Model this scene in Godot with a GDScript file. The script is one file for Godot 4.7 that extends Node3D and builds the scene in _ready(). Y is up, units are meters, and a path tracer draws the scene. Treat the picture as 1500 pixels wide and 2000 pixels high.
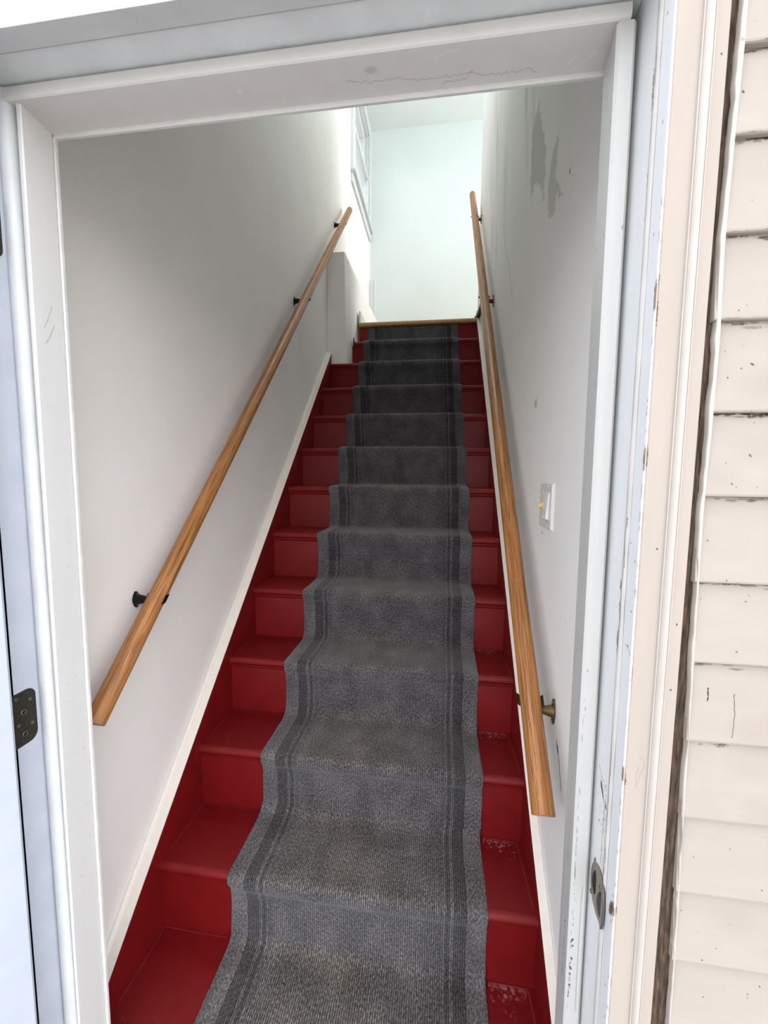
extends Node3D
# A painted staircase seen from outside, through an open doorway. Units are metres.
# Stairs rise towards -z; tread 0 (the entry floor) is y = 0, its front edge z = 0.

const RIS := 0.19          # riser
const RUN := 0.1898        # tread run
const WID := 0.9425        # clear width between the stringers
const OVR := 0.0155        # nosing overhang
const LAND := 2.28         # landing height
const HEAD := 1.756        # underside of the door head
const CEIL := 4.51
const WL := -0.03          # face of the left stair wall

var M := {}
var used := {}
var rng := RandomNumberGenerator.new()
var no := FastNoiseLite.new()

func _ready():
	rng.seed = 11
	no.seed = 5
	no.frequency = 1.0
	no.fractal_octaves = 3
	view_and_light()
	materials()
	shell()
	staircase()
	exterior()
	door_frame()
	door_leaf()
	window_unit(1)
	window_unit(2)
	runner()
	handrails()
	switch_plate()
	small_fixtures()
	added_ceiling_lamp()

# ------------------------------------------------------------------ camera, sky, lamps
func view_and_light():
	var cam := Camera3D.new()
	cam.name = "camera"
	cam.fov = 2.0 * rad_to_deg(atan(1000.0 / 789.9))
	cam.near = 0.02
	cam.far = 200.0
	var b := Basis(Vector3.UP, 0.13462) * Basis(Vector3.RIGHT, -0.09211) * Basis(Vector3.BACK, 0.0092)
	cam.transform = Transform3D(b, Vector3(0.699, 1.1991, 0.6797))
	add_child(cam)
	cam.current = true

	var sky_mat := ProceduralSkyMaterial.new()
	sky_mat.sky_top_color = Color(0.88, 0.90, 0.94)
	sky_mat.sky_horizon_color = Color(0.96, 0.96, 0.97)
	sky_mat.ground_horizon_color = Color(0.80, 0.80, 0.78)
	sky_mat.ground_bottom_color = Color(0.55, 0.54, 0.52)
	sky_mat.sky_curve = 0.2
	var sky := Sky.new()
	sky.sky_material = sky_mat
	var env := Environment.new()
	env.background_mode = Environment.BG_SKY
	env.sky = sky
	env.background_energy_multiplier = 4.4
	env.ambient_light_source = Environment.AMBIENT_SOURCE_SKY
	env.tonemap_mode = Environment.TONE_MAPPER_LINEAR
	env.tonemap_exposure = 1.0
	env.sdfgi_enabled = true
	env.ssao_enabled = true
	env.ssil_enabled = true
	var we := WorldEnvironment.new()
	we.name = "environment"
	we.environment = env
	add_child(we)
	# area light added at the unseen hall window to boost its daylight
	window_fill_light("hall_window_fill", Vector3(2.98, 3.66, -2.89), Vector3(-1, -0.15, 0), Vector2(0.86, 1.1), 5.6)

func window_fill_light(called: String, at: Vector3, to: Vector3, size: Vector2, energy: float):
	var l := AreaLight3D.new()
	l.name = called
	l.area_size = size
	l.light_color = Color(0.92, 0.965, 1.0)
	l.light_energy = energy
	l.area_range = 14.0
	l.area_attenuation = 2.0
	l.shadow_enabled = true
	add_child(l)
	l.look_at_from_position(at, at + to, Vector3.UP)

# an unseen flush dome lamp, added to brighten the stairwell
func added_ceiling_lamp():
	var o := thing("added_ceiling_lamp", "round flush dome lamp added out of view on the stairwell ceiling as fill light", "lamp", Vector3(0.46, CEIL, -1.4))
	var st := new_st()
	disc(st, Vector3.ZERO, Vector3.DOWN, 0.16, 0.03, 32, 0.3)
	obj("canopy", st, M.white, o)
	st = new_st()
	tube(st, [Vector3(0, -0.03, 0), Vector3(0, -0.05, 0), Vector3(0, -0.08, 0), Vector3(0, -0.10, 0), Vector3(0, -0.108, 0)], [0.14, 0.145, 0.125, 0.08, 0.02], 32)
	var g := plain(Color(0.92, 0.92, 0.90), 0.4)
	g.emission_enabled = true
	g.emission = Color(1.0, 0.98, 0.95)
	g.emission_energy_multiplier = 2.0
	obj("glass_shade", st, g, o)
	var l := OmniLight3D.new()
	l.name = "added_ceiling_lamp_light"
	l.position = Vector3(0.46, CEIL - 0.17, -1.4)
	l.light_size = 0.05
	l.omni_range = 12.0
	l.omni_attenuation = 2.0
	l.light_color = Color(0.91, 0.98, 1.0)
	l.light_energy = 0.62   # ceiling
	l.shadow_enabled = true
	add_child(l)

# ------------------------------------------------------------------ naming
func numbered(called: String) -> String:
	var n: int = used.get(called, 0)
	used[called] = n + 1
	return called if n == 0 else "%s_%03d" % [called, n]

func thing(called: String, label: String, category: String, at := Vector3.ZERO, group := "") -> Node3D:
	var o := Node3D.new()
	o.name = numbered(called)
	add_child(o)
	o.position = at
	tag(o, label, category, group)
	return o

func tag(o: Node, label: String, category: String, group := "", kind := ""):
	o.set_meta("label", label)
	o.set_meta("category", category)
	if group != "":
		o.set_meta("group", group)
	if kind != "":
		o.set_meta("kind", kind)

func setting(called: String, label: String, category: String) -> Node3D:
	var o := Node3D.new()
	o.name = called
	add_child(o)
	tag(o, label, category, "", "structure")
	return o

func obj(called: String, st: SurfaceTool, mat: Material, parent: Node = self) -> MeshInstance3D:
	var mi := MeshInstance3D.new()
	mi.name = called
	mi.mesh = st.commit()
	mi.material_override = mat
	mi.cast_shadow = GeometryInstance3D.SHADOW_CASTING_SETTING_ON
	parent.add_child(mi, true)
	return mi

func struct(called: String, label: String, category: String, st: SurfaceTool, mat: Material) -> MeshInstance3D:
	var o := obj(called, st, mat)
	tag(o, label, category, "", "structure")
	return o

func new_st() -> SurfaceTool:
	var st := SurfaceTool.new()
	st.begin(Mesh.PRIMITIVE_TRIANGLES)
	return st

# ------------------------------------------------------------------ mesh helpers
func uv_of(p: Vector3, n: Vector3) -> Vector2:
	var a := n.abs()
	if a.x >= a.y and a.x >= a.z:
		return Vector2(p.z, -p.y)
	if a.y >= a.z:
		return Vector2(p.x, p.z)
	return Vector2(p.x, -p.y)

func poly(st: SurfaceTool, pts: Array, out: Vector3):
	# a flat convex polygon facing «out»
	var n: Vector3 = (pts[1] - pts[0]).cross(pts[2] - pts[0])
	if n.length() < 1e-12 and pts.size() > 3:
		n = (pts[2] - pts[0]).cross(pts[3] - pts[0])
	if n.length() < 1e-12:
		return
	n = n.normalized()
	var flip := n.dot(out) < 0.0
	if flip:
		n = -n
	for i in range(1, pts.size() - 1):
		var t = [pts[0], pts[i], pts[i + 1]] if flip else [pts[0], pts[i + 1], pts[i]]
		for p in t:
			st.set_normal(n)
			st.set_uv(uv_of(p, n))
			st.add_vertex(p)

func hexa(st: SurfaceTool, c: Array, r := 0.002):
	# c: eight corners, index = x + 2 y + 4 z (0 low, 1 high); edges chamfered by r
	var mid := Vector3.ZERO
	for p in c:
		mid += p / 8.0
	var v := {}
	for i in 8:
		for ax in 3:
			# the corner's vertex that lies on its face across axis ax: pulled in along the other two
			var p: Vector3 = c[i]
			var q := p
			for b in 3:
				if b != ax:
					var d: Vector3 = c[i ^ (1 << b)] - p
					q += d.normalized() * minf(r, d.length() * 0.45)
			v[i * 3 + ax] = q
	for ax in 3:
		var b1 := (ax + 1) % 3
		var b2 := (ax + 2) % 3
		for s in 2:
			var i0 := s << ax
			var f := [v[i0 * 3 + ax], v[(i0 | 1 << b1) * 3 + ax], v[(i0 | 1 << b1 | 1 << b2) * 3 + ax], v[(i0 | 1 << b2) * 3 + ax]]
			poly(st, f, (f[0] + f[2]) / 2.0 - mid)
	if r <= 0.0:
		return
	for ax in 3:   # edges along ax
		var b1 := (ax + 1) % 3
		var b2 := (ax + 2) % 3
		for s in 4:
			var i0: int = ((s & 1) << b1) | ((s >> 1) << b2)
			var i1: int = i0 | (1 << ax)
			var f := [v[i0 * 3 + b1], v[i1 * 3 + b1], v[i1 * 3 + b2], v[i0 * 3 + b2]]
			poly(st, f, (f[0] + f[2]) / 2.0 - mid)
	for i in 8:
		var f := [v[i * 3], v[i * 3 + 1], v[i * 3 + 2]]
		poly(st, f, f[0] - mid)

func box(st: SurfaceTool, lo: Vector3, hi: Vector3, r := 0.002):
	var c := []
	for i in 8:
		c.append(Vector3(hi.x if i & 1 else lo.x, hi.y if i & 2 else lo.y, hi.z if i & 4 else lo.z))
	hexa(st, c, r)

func one_box(lo: Vector3, hi: Vector3, r := 0.002) -> SurfaceTool:
	var st := new_st()
	box(st, lo, hi, r)
	return st

func extrude(st: SurfaceTool, prof: Array, org: Vector3, ux: Vector3, uy: Vector3, along: Vector3, smooth_deg := 40.0, org2 = null, uvk := 1.0):
	# a closed 2-D outline carried along «along»; org2 lets the far end sit elsewhere (a mitre: Callable point -> shift)
	var n := prof.size()
	var area := 0.0
	for i in n:
		var a: Vector2 = prof[i]
		var b: Vector2 = prof[(i + 1) % n]
		area += a.x * b.y - b.x * a.y
	var sg := 1.0 if area > 0 else -1.0
	var nr := []
	for i in n:
		var d: Vector2 = (prof[(i + 1) % n] - prof[i]).normalized()
		nr.append(Vector2(d.y, -d.x) * sg)
	var dist := 0.0
	var dir := along.normalized()
	var lim := cos(deg_to_rad(smooth_deg))
	for i in n:
		var j := (i + 1) % n
		var p: Vector2 = prof[i]
		var q: Vector2 = prof[j]
		var seg := p.distance_to(q)
		var na: Vector2 = nr[i]
		var nb: Vector2 = nr[i]
		var pv: Vector2 = nr[(i - 1 + n) % n]
		var nx: Vector2 = nr[j]
		if pv.dot(nr[i]) > lim:
			na = (pv + nr[i]).normalized()
		if nx.dot(nr[i]) > lim:
			nb = (nx + nr[i]).normalized()
		var P := org + ux * p.x + uy * p.y
		var Q := org + ux * q.x + uy * q.y
		var P2 := P + along
		var Q2 := Q + along
		if org2 != null:
			P2 = org2.call(p) + P + along
			Q2 = org2.call(q) + Q + along
		var NA := (ux * na.x + uy * na.y).normalized()
		var NB := (ux * nb.x + uy * nb.y).normalized()
		var L := along.length()
		var V := [[P, NA, Vector2(dist, 0)], [Q, NB, Vector2(dist + seg, 0)], [Q2, NB, Vector2(dist + seg, L)], [P2, NA, Vector2(dist, L)]]
		var fn := (Q - P).cross(P2 - P)
		var order := [0, 2, 1, 0, 3, 2] if fn.dot(NA + NB) > 0 else [0, 1, 2, 0, 2, 3]
		for k in order:
			st.set_normal(V[k][1])
			st.set_uv(V[k][2] * uvk)
			st.add_vertex(V[k][0])
		dist += seg
	var pk := PackedVector2Array(prof)
	var tr := Geometry2D.triangulate_polygon(pk)
	for e in 2:
		var nn := dir if e == 1 else -dir
		for k in range(0, tr.size(), 3):
			var t := []
			for m in 3:
				var p: Vector2 = prof[tr[k + m]]
				var P := org + ux * p.x + uy * p.y
				if e == 1:
					P += along
					if org2 != null:
						P += org2.call(p)
				t.append(P)
			poly(st, t, nn)

func grid(st: SurfaceTool, P: Array, uvs: Array, flip := false):
	# a smooth surface through rows of points
	var R := P.size()
	var C: int = P[0].size()
	var N := []
	for i in R:
		var row := []
		for j in C:
			var a: Vector3 = P[mini(i + 1, R - 1)][j] - P[maxi(i - 1, 0)][j]
			var b: Vector3 = P[i][mini(j + 1, C - 1)] - P[i][maxi(j - 1, 0)]
			var n := a.cross(b).normalized()
			row.append(-n if flip else n)
		N.append(row)
	for i in R - 1:
		for j in C - 1:
			var q := [[i, j], [i + 1, j], [i + 1, j + 1], [i, j + 1]]
			var order := [0, 1, 2, 0, 2, 3] if flip else [0, 2, 1, 0, 3, 2]
			for k in order:
				var r: int = q[k][0]
				var c: int = q[k][1]
				st.set_normal(N[r][c])
				st.set_uv(uvs[r][c])
				st.add_vertex(P[r][c])

func ring_body(st: SurfaceTool, rings: Array, vs: Array, cap0 := true, cap1 := true):
	# closed rings of points joined into a skin; u runs round, v given
	var P := []
	var U := []
	for i in rings.size():
		var row: Array = rings[i].duplicate()
		row.append(rings[i][0])
		P.append(row)
		var ur := []
		for j in row.size():
			ur.append(Vector2(float(j) / (row.size() - 1), vs[i]))
		U.append(ur)
	# which way is out?
	var c0 := Vector3.ZERO
	for p in rings[0]:
		c0 += p / rings[0].size()
	var a: Vector3 = P[1][0] - P[0][0]
	var b: Vector3 = P[0][1] - P[0][0]
	if a.length() < 1e-9:
		a = P[2][0] - P[0][0]
	var flip: bool = a.cross(b).dot(P[0][0] - c0) < 0
	var R := P.size()
	var C: int = P[0].size()
	var N := []
	for i in R:
		var row := []
		for j in C:
			var jp := j - 1 if j > 0 else C - 2
			var jn := j + 1 if j < C - 1 else 1
			var aa: Vector3 = P[mini(i + 1, R - 1)][j] - P[maxi(i - 1, 0)][j]
			var bb: Vector3 = P[i][jn] - P[i][jp]
			var n := aa.cross(bb).normalized()
			row.append(-n if flip else n)
		N.append(row)
	for i in R - 1:
		for j in C - 1:
			var q := [[i, j], [i + 1, j], [i + 1, j + 1], [i, j + 1]]
			for k in ([0, 1, 2, 0, 2, 3] if flip else [0, 2, 1, 0, 3, 2]):
				var r: int = q[k][0]
				var c: int = q[k][1]
				st.set_normal(N[r][c])
				st.set_uv(U[r][c])
				st.add_vertex(P[r][c])
	for e in 2:
		if (e == 0 and not cap0) or (e == 1 and not cap1):
			continue
		var ring: Array = rings[0] if e == 0 else rings[R - 1]
		var mid := Vector3.ZERO
		var other: Vector3 = rings[1][0] if e == 0 else rings[R - 2][0]
		for p in ring:
			mid += p / ring.size()
		for j in ring.size():
			poly(st, [mid, ring[j], ring[(j + 1) % ring.size()]], mid - other)

func tube(st: SurfaceTool, path: Array, radii: Array, seg := 12):
	var rings := []
	var vs := []
	var side := Vector3.ZERO
	for i in path.size():
		var d: Vector3 = (path[mini(i + 1, path.size() - 1)] - path[maxi(i - 1, 0)]).normalized()
		if side == Vector3.ZERO:
			side = d.cross(Vector3(0.13, 0.9, 0.41)).normalized()
		side = (side - d * side.dot(d)).normalized()
		var up := d.cross(side)
		var ring := []
		var rr = radii[i]
		for k in seg:
			var t := TAU * k / seg
			ring.append(path[i] + side * cos(t) * rr + up * sin(t) * rr)
		rings.append(ring)
		vs.append(float(i) / (path.size() - 1))
	ring_body(st, rings, vs)

func disc(st: SurfaceTool, c: Vector3, axis: Vector3, r: float, h: float, seg := 14, dome := 0.35):
	# a round screw head or plate standing on its base centre
	var a := axis.normalized()
	tube(st, [c, c + a * h * (1.0 - dome), c + a * h * (1.0 - dome * 0.4), c + a * h], [r, r, r * 0.86, r * 0.55], seg)

# ------------------------------------------------------------------ materials
func noise_img(freq: float, sd: int, lo: Color, hi: Color, size := 512, oct := 4) -> NoiseTexture2D:
	var f := FastNoiseLite.new()
	f.seed = sd
	f.frequency = freq
	f.fractal_octaves = oct
	var t := NoiseTexture2D.new()
	t.width = size
	t.height = size
	t.seamless = true
	t.noise = f
	var g := Gradient.new()
	g.set_color(0, lo)
	g.set_color(1, hi)
	t.color_ramp = g
	return t

func bump_img(freq: float, sd: int, strength: float, size := 512) -> NoiseTexture2D:
	var f := FastNoiseLite.new()
	f.seed = sd
	f.frequency = freq
	f.fractal_octaves = 3
	var t := NoiseTexture2D.new()
	t.width = size
	t.height = size
	t.seamless = true
	t.as_normal_map = true
	t.bump_strength = strength
	t.noise = f
	return t

func tri(lo: Color, hi: Color, freq: float, sd: int, rough: float, scale: float, bump := 0.0, bfreq := 0.05, spec := 0.5) -> StandardMaterial3D:
	var m := StandardMaterial3D.new()
	m.albedo_texture = noise_img(freq, sd, lo, hi)
	m.roughness = rough
	m.metallic_specular = spec
	m.uv1_triplanar = true
	m.uv1_world_triplanar = true
	m.uv1_scale = Vector3(scale, scale, scale)
	if bump > 0.0:
		m.normal_enabled = true
		m.normal_texture = bump_img(bfreq, sd + 7, bump)
		m.normal_scale = 1.0
	return m

func plain(c: Color, rough: float, metal := 0.0) -> StandardMaterial3D:
	var m := StandardMaterial3D.new()
	m.albedo_color = c
	m.roughness = rough
	m.metallic = metal
	return m

# painted boards with wear of their own: an image laid over one board's face
class Board:
	var img: Image
	var x0: float
	var y1: float
	var w: float
	var h: float

func board(x0: float, x1: float, y0: float, y1: float, px_per_m: float, base: Color, seed_: int, vary := 0.02, stretch := Vector2(6, 40)) -> Board:
	var b := Board.new()
	b.x0 = x0
	b.y1 = y1
	b.w = x1 - x0
	b.h = y1 - y0
	var W := clampi(int(b.w * px_per_m), 16, 2048)
	var H := clampi(int(b.h * px_per_m), 16, 2048)
	b.img = Image.create(W, H, false, Image.FORMAT_RGB8)
	b.img.fill(base)
	if vary > 0.0:
		var k := 3
		for y in range(0, H, k):
			for x in range(0, W, k):
				var n := no.get_noise_3d(x * b.w / W * stretch.y, y * b.h / H * stretch.x, seed_ * 3.7) * vary
				b.img.fill_rect(Rect2i(x, y, k, k), Color(base.r + n, base.g + n, base.b + n * 1.1))
	return b

func blot(b: Board, x: float, y: float, rx: float, ry: float, ang: float, c: Color, alpha: float, rag := 0.35, soft := 0.25):
	var W := b.img.get_width()
	var H := b.img.get_height()
	var sx := W / b.w
	var sy := H / b.h
	var r := maxf(rx, ry) * 1.5
	var ca := cos(ang)
	var sa := sin(ang)
	for py in range(maxi(0, int((b.y1 - y - r) * sy)), mini(H, int((b.y1 - y + r) * sy) + 2)):
		for px in range(maxi(0, int((x - r - b.x0) * sx)), mini(W, int((x + r - b.x0) * sx) + 2)):
			var dx := (px + 0.5) / sx + b.x0 - x
			var dy := b.y1 - (py + 0.5) / sy - y
			var u := (dx * ca + dy * sa) / maxf(rx, 0.5 / sx)
			var v := (-dx * sa + dy * ca) / maxf(ry, 0.5 / sy)
			var d := sqrt(u * u + v * v) + rag * no.get_noise_2d((x + dx) * 260.0, (y + dy) * 260.0)
			var a := alpha * (1.0 - smoothstep(1.0 - soft, 1.0 + soft, d))
			if a > 0.003:
				b.img.set_pixel(px, py, b.img.get_pixel(px, py).lerp(c, a))

func area_mark(b: Board, pts: Array, c: Color, alpha: float, edge := 0.004):
	# a blotch with the outline pts (in board metres)
	var W := b.img.get_width()
	var H := b.img.get_height()
	var sx := W / b.w
	var sy := H / b.h
	var pk := PackedVector2Array(pts)
	var lo: Vector2 = pts[0]
	var hi: Vector2 = pts[0]
	for p in pts:
		lo = lo.min(p)
		hi = hi.max(p)
	for py in range(maxi(0, int((b.y1 - hi.y - edge) * sy)), mini(H, int((b.y1 - lo.y + edge) * sy) + 1)):
		for px in range(maxi(0, int((lo.x - edge - b.x0) * sx)), mini(W, int((hi.x + edge - b.x0) * sx) + 1)):
			var hit := 0.0
			for k in 4:
				var q := Vector2((px + 0.25 + 0.5 * (k & 1)) / sx + b.x0, b.y1 - (py + 0.25 + 0.5 * (k >> 1)) / sy)
				q += Vector2(no.get_noise_2d(q.x * 34.0, q.y * 22.0), no.get_noise_2d(q.y * 30.0, q.x * 26.0)) * edge * 2.4
				if Geometry2D.is_point_in_polygon(q, pk):
					hit += 0.25
			if hit > 0.0:
				b.img.set_pixel(px, py, b.img.get_pixel(px, py).lerp(c, alpha * hit))

func crack(b: Board, pts: Array, w: float, c: Color, alpha: float, jitter := 0.001):
	for i in pts.size() - 1:
		var p: Vector2 = pts[i]
		var q: Vector2 = pts[i + 1]
		var n := maxi(2, int(p.distance_to(q) / maxf(w * 0.45, 0.0006)))
		for k in n:
			var t := p.lerp(q, float(k) / n)
			t.x += jitter * no.get_noise_2d(t.y * 110.0, t.x * 110.0 + 7.0)
			var ww := w * (0.7 + 0.6 * absf(no.get_noise_2d(t.y * 150.0, 31.0)))
			blot(b, t.x, t.y, ww * 0.5, maxf(ww * 0.5, 0.0009), 0.0, c, alpha, 0.2, 0.35)

func on_board(b: Board, rough := 0.5, spec := 0.4) -> StandardMaterial3D:
	# UVs are in metres (see uv_of): u is x or z, v is -y
	var m := StandardMaterial3D.new()
	m.albedo_texture = ImageTexture.create_from_image(b.img)
	m.uv1_scale = Vector3(1.0 / b.w, 1.0 / b.h, 1)
	m.uv1_offset = Vector3(-b.x0 / b.w, b.y1 / b.h, 0)
	m.roughness = rough
	m.metallic_specular = spec
	return m

func materials():
	M.wall = tri(Color(0.93, 0.905, 0.88), Color(0.95, 0.925, 0.90), 0.008, 2, 0.75, 0.9, 0.12, 0.09, 0.3)
	M.wall_up = tri(Color(0.90, 0.92, 0.91), Color(0.92, 0.94, 0.93), 0.006, 3, 0.8, 0.5, 0.0, 0.05, 0.3)
	M.white = tri(Color(0.82, 0.825, 0.82), Color(0.87, 0.875, 0.87), 0.012, 4, 0.42, 1.6, 0.5, 0.06, 0.4)
	M.trim_in = tri(Color(0.80, 0.79, 0.77), Color(0.86, 0.85, 0.83), 0.015, 9, 0.45, 2.0, 0.8, 0.05, 0.4)
	M.red = tri(Color(0.41, 0.042, 0.050), Color(0.47, 0.058, 0.064), 0.010, 5, 0.46, 2.0, 0.2, 0.10, 0.4)
	M.siding = tri(Color(0.640, 0.597, 0.563), Color(0.678, 0.630, 0.597), 0.010, 6, 0.6, 1.2, 0.8, 0.08, 0.3)
	M.casing = tri(Color(0.649, 0.606, 0.573), Color(0.688, 0.640, 0.606), 0.010, 8, 0.55, 1.5, 0.6, 0.07, 0.3)
	M.raw_wood = tri(Color(0.20, 0.165, 0.135), Color(0.42, 0.355, 0.30), 0.03, 12, 0.9, 6.0, 2.0, 0.1, 0.2)
	M.raw_wood.uv1_scale = Vector3(14, 1.6, 14)
	M.oak = tri(Color(0.60, 0.44, 0.24), Color(0.72, 0.56, 0.34), 0.03, 13, 0.5, 3.0)
	M.dark = plain(Color(0.03, 0.03, 0.03), 0.9)
	M.dark_matte = plain(Color(0.09, 0.085, 0.085), 0.6)
	M.brass = tri(Color(0.34, 0.28, 0.17), Color(0.50, 0.43, 0.30), 0.06, 14, 0.42, 20.0)
	M.brass.metallic = 0.85
	M.bronze = tri(Color(0.05, 0.045, 0.04), Color(0.11, 0.10, 0.09), 0.06, 15, 0.4, 20.0)
	M.bronze.metallic = 0.6
	M.hinge = tri(Color(0.15, 0.145, 0.115), Color(0.27, 0.26, 0.215), 0.03, 16, 0.45, 14.0)
	M.hinge.metallic = 0.5
	M.screw = plain(Color(0.42, 0.42, 0.39), 0.35, 0.8)
	M.strike = tri(Color(0.40, 0.36, 0.29), Color(0.72, 0.67, 0.58), 0.05, 17, 0.35, 25.0)
	M.strike.metallic = 0.7
	M.plastic = plain(Color(0.86, 0.855, 0.83), 0.35)
	M.plastic_white = plain(Color(0.90, 0.90, 0.91), 0.3)
	M.toggle = plain(Color(0.86, 0.74, 0.50), 0.35)
	M.end_fill = tri(Color(0.688, 0.654, 0.621), Color(0.726, 0.688, 0.654), 0.02, 26, 0.55, 2.0)
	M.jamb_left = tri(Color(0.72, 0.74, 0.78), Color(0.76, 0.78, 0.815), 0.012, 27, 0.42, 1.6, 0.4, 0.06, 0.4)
	M.cap = tri(Color(0.87, 0.83, 0.79), Color(0.92, 0.88, 0.84), 0.015, 29, 0.5, 3.0, 0.3, 0.05, 0.4)
	M.bead = tri(Color(0.68, 0.645, 0.61), Color(0.715, 0.68, 0.645), 0.02, 28, 0.5, 2.0)
	M.bead_head = tri(Color(0.71, 0.69, 0.665), Color(0.74, 0.72, 0.69), 0.02, 30, 0.5, 2.0)
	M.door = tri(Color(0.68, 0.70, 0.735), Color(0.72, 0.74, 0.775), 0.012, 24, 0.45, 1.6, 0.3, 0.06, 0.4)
	M.head_case = tri(Color(0.705, 0.690, 0.665), Color(0.735, 0.72, 0.695), 0.012, 25, 0.5, 1.6, 0.3, 0.06, 0.4)
	M.concrete = tri(Color(0.62, 0.61, 0.59), Color(0.70, 0.69, 0.67), 0.01, 18, 0.9, 0.4)
	var g := StandardMaterial3D.new()
	g.transparency = BaseMaterial3D.TRANSPARENCY_ALPHA
	g.albedo_color = Color(0.9, 0.97, 0.95, 0.06)
	g.roughness = 0.02
	M.glass = g
	M.rail = rail_wood()
	M.carpet = carpet_cloth()

func rail_wood() -> StandardMaterial3D:
	# stained wood: grain runs along v (the length), u goes round
	var W := 192
	var H := 1536
	var im := Image.create(W, H, false, Image.FORMAT_RGB8)
	var f := FastNoiseLite.new()
	f.seed = 21
	f.frequency = 1.0
	f.fractal_octaves = 3
	for y in H:
		var v := float(y) / H
		for x in W:
			var a := TAU * x / W
			var cx := cos(a)
			var sx := sin(a)
			var warp := f.get_noise_3d(cx * 0.8, sx * 0.8, v * 5.0)
			var ring := absf(sin((cx * 3.0 + warp * 2.6 + sx * 0.7) * 4.2))
			var fine := f.get_noise_3d(cx * 22.0, sx * 22.0, v * 16.0)
			var blotch := f.get_noise_3d(cx * 1.4 + 9.0, sx * 1.4, v * 9.0)
			var t := clampf(0.52 + 0.30 * (ring - 0.6) + 0.32 * fine + 0.30 * blotch, 0.0, 1.0)
			var c := Color(0.42, 0.26, 0.13).lerp(Color(0.84, 0.575, 0.33), t)
			if fine < -0.36:
				c = c.lerp(Color(0.16, 0.085, 0.04), 0.5)
			im.set_pixel(x, y, c)
	var m := StandardMaterial3D.new()
	m.albedo_texture = ImageTexture.create_from_image(im)
	m.roughness = 0.40
	m.metallic_specular = 0.45
	return m

func carpet_cloth() -> StandardMaterial3D:
	# ribbed runner: u across (0..1 = 0.64 m), v along; stripes belong to the weave
	var S := 1024
	var im := Image.create(S, S, false, Image.FORMAT_RGB8)
	var hm := Image.create(S, S, false, Image.FORMAT_RGB8)
	var f := FastNoiseLite.new()
	f.seed = 33
	f.frequency = 1.0
	f.fractal_octaves = 2
	var r := RandomNumberGenerator.new()
	r.seed = 77
	for x in S:
		var u := (x + 0.5) / S
		var e := minf(u, 1.0 - u) * 0.64          # metres from the nearer edge
		var tone := 1.0
		if e < 0.047:
			tone = 1.05
		elif e < 0.078:
			tone = 0.76
		elif e < 0.086:
			tone = 1.02
		elif e < 0.096:
			tone = 0.76
		elif e < 0.103:
			tone = 1.03
		elif e < 0.112:
			tone = 0.92
		var rib := 0.5 + 0.5 * cos(TAU * u * 122.0)
		if e < 0.047:
			rib = 0.62
		for y in S:
			var v := (y + 0.5) / S
			var n := f.get_noise_2d(u * 120.0, v * 70.0)
			var big := f.get_noise_2d(u * 7.0 + 40.0, v * 5.0)
			var fib := r.randf() - 0.5
			var t := 0.405 * tone * (1.0 + 0.48 * n + 0.16 * big + 0.55 * fib) * (0.66 + 0.50 * rib)
			im.set_pixel(x, y, Color(t * 1.0, t * 0.99, t * 1.0))
			var h := clampf(0.15 + 0.5 * rib + 0.32 * n + 0.35 * fib, 0.0, 1.0)
			hm.set_pixel(x, y, Color(h, h, h))
	for k in 26:      # specks of lint caught in the pile
		var px := r.randi_range(120, S - 120)
		var py := r.randi_range(4, S - 6)
		var w := r.randi_range(2, 4)
		im.fill_rect(Rect2i(px, py, w, 2), Color(0.75, 0.74, 0.71))
	hm.bump_map_to_normal_map(3.0)
	var m := StandardMaterial3D.new()
	m.albedo_texture = ImageTexture.create_from_image(im)
	m.normal_enabled = true
	m.normal_texture = ImageTexture.create_from_image(hm)
	m.normal_scale = 1.0
	m.roughness = 1.0
	m.metallic_specular = 0.05
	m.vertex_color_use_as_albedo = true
	m.rim_enabled = true
	m.rim = 0.4
	m.rim_tint = 0.6
	return m

# ------------------------------------------------------------------ room shell
func xr(z: float) -> float:          # inner face of the right stringer: the stair narrows a little upwards
	return 0.9465 + 0.0085 * minf(z, 0.0)

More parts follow.
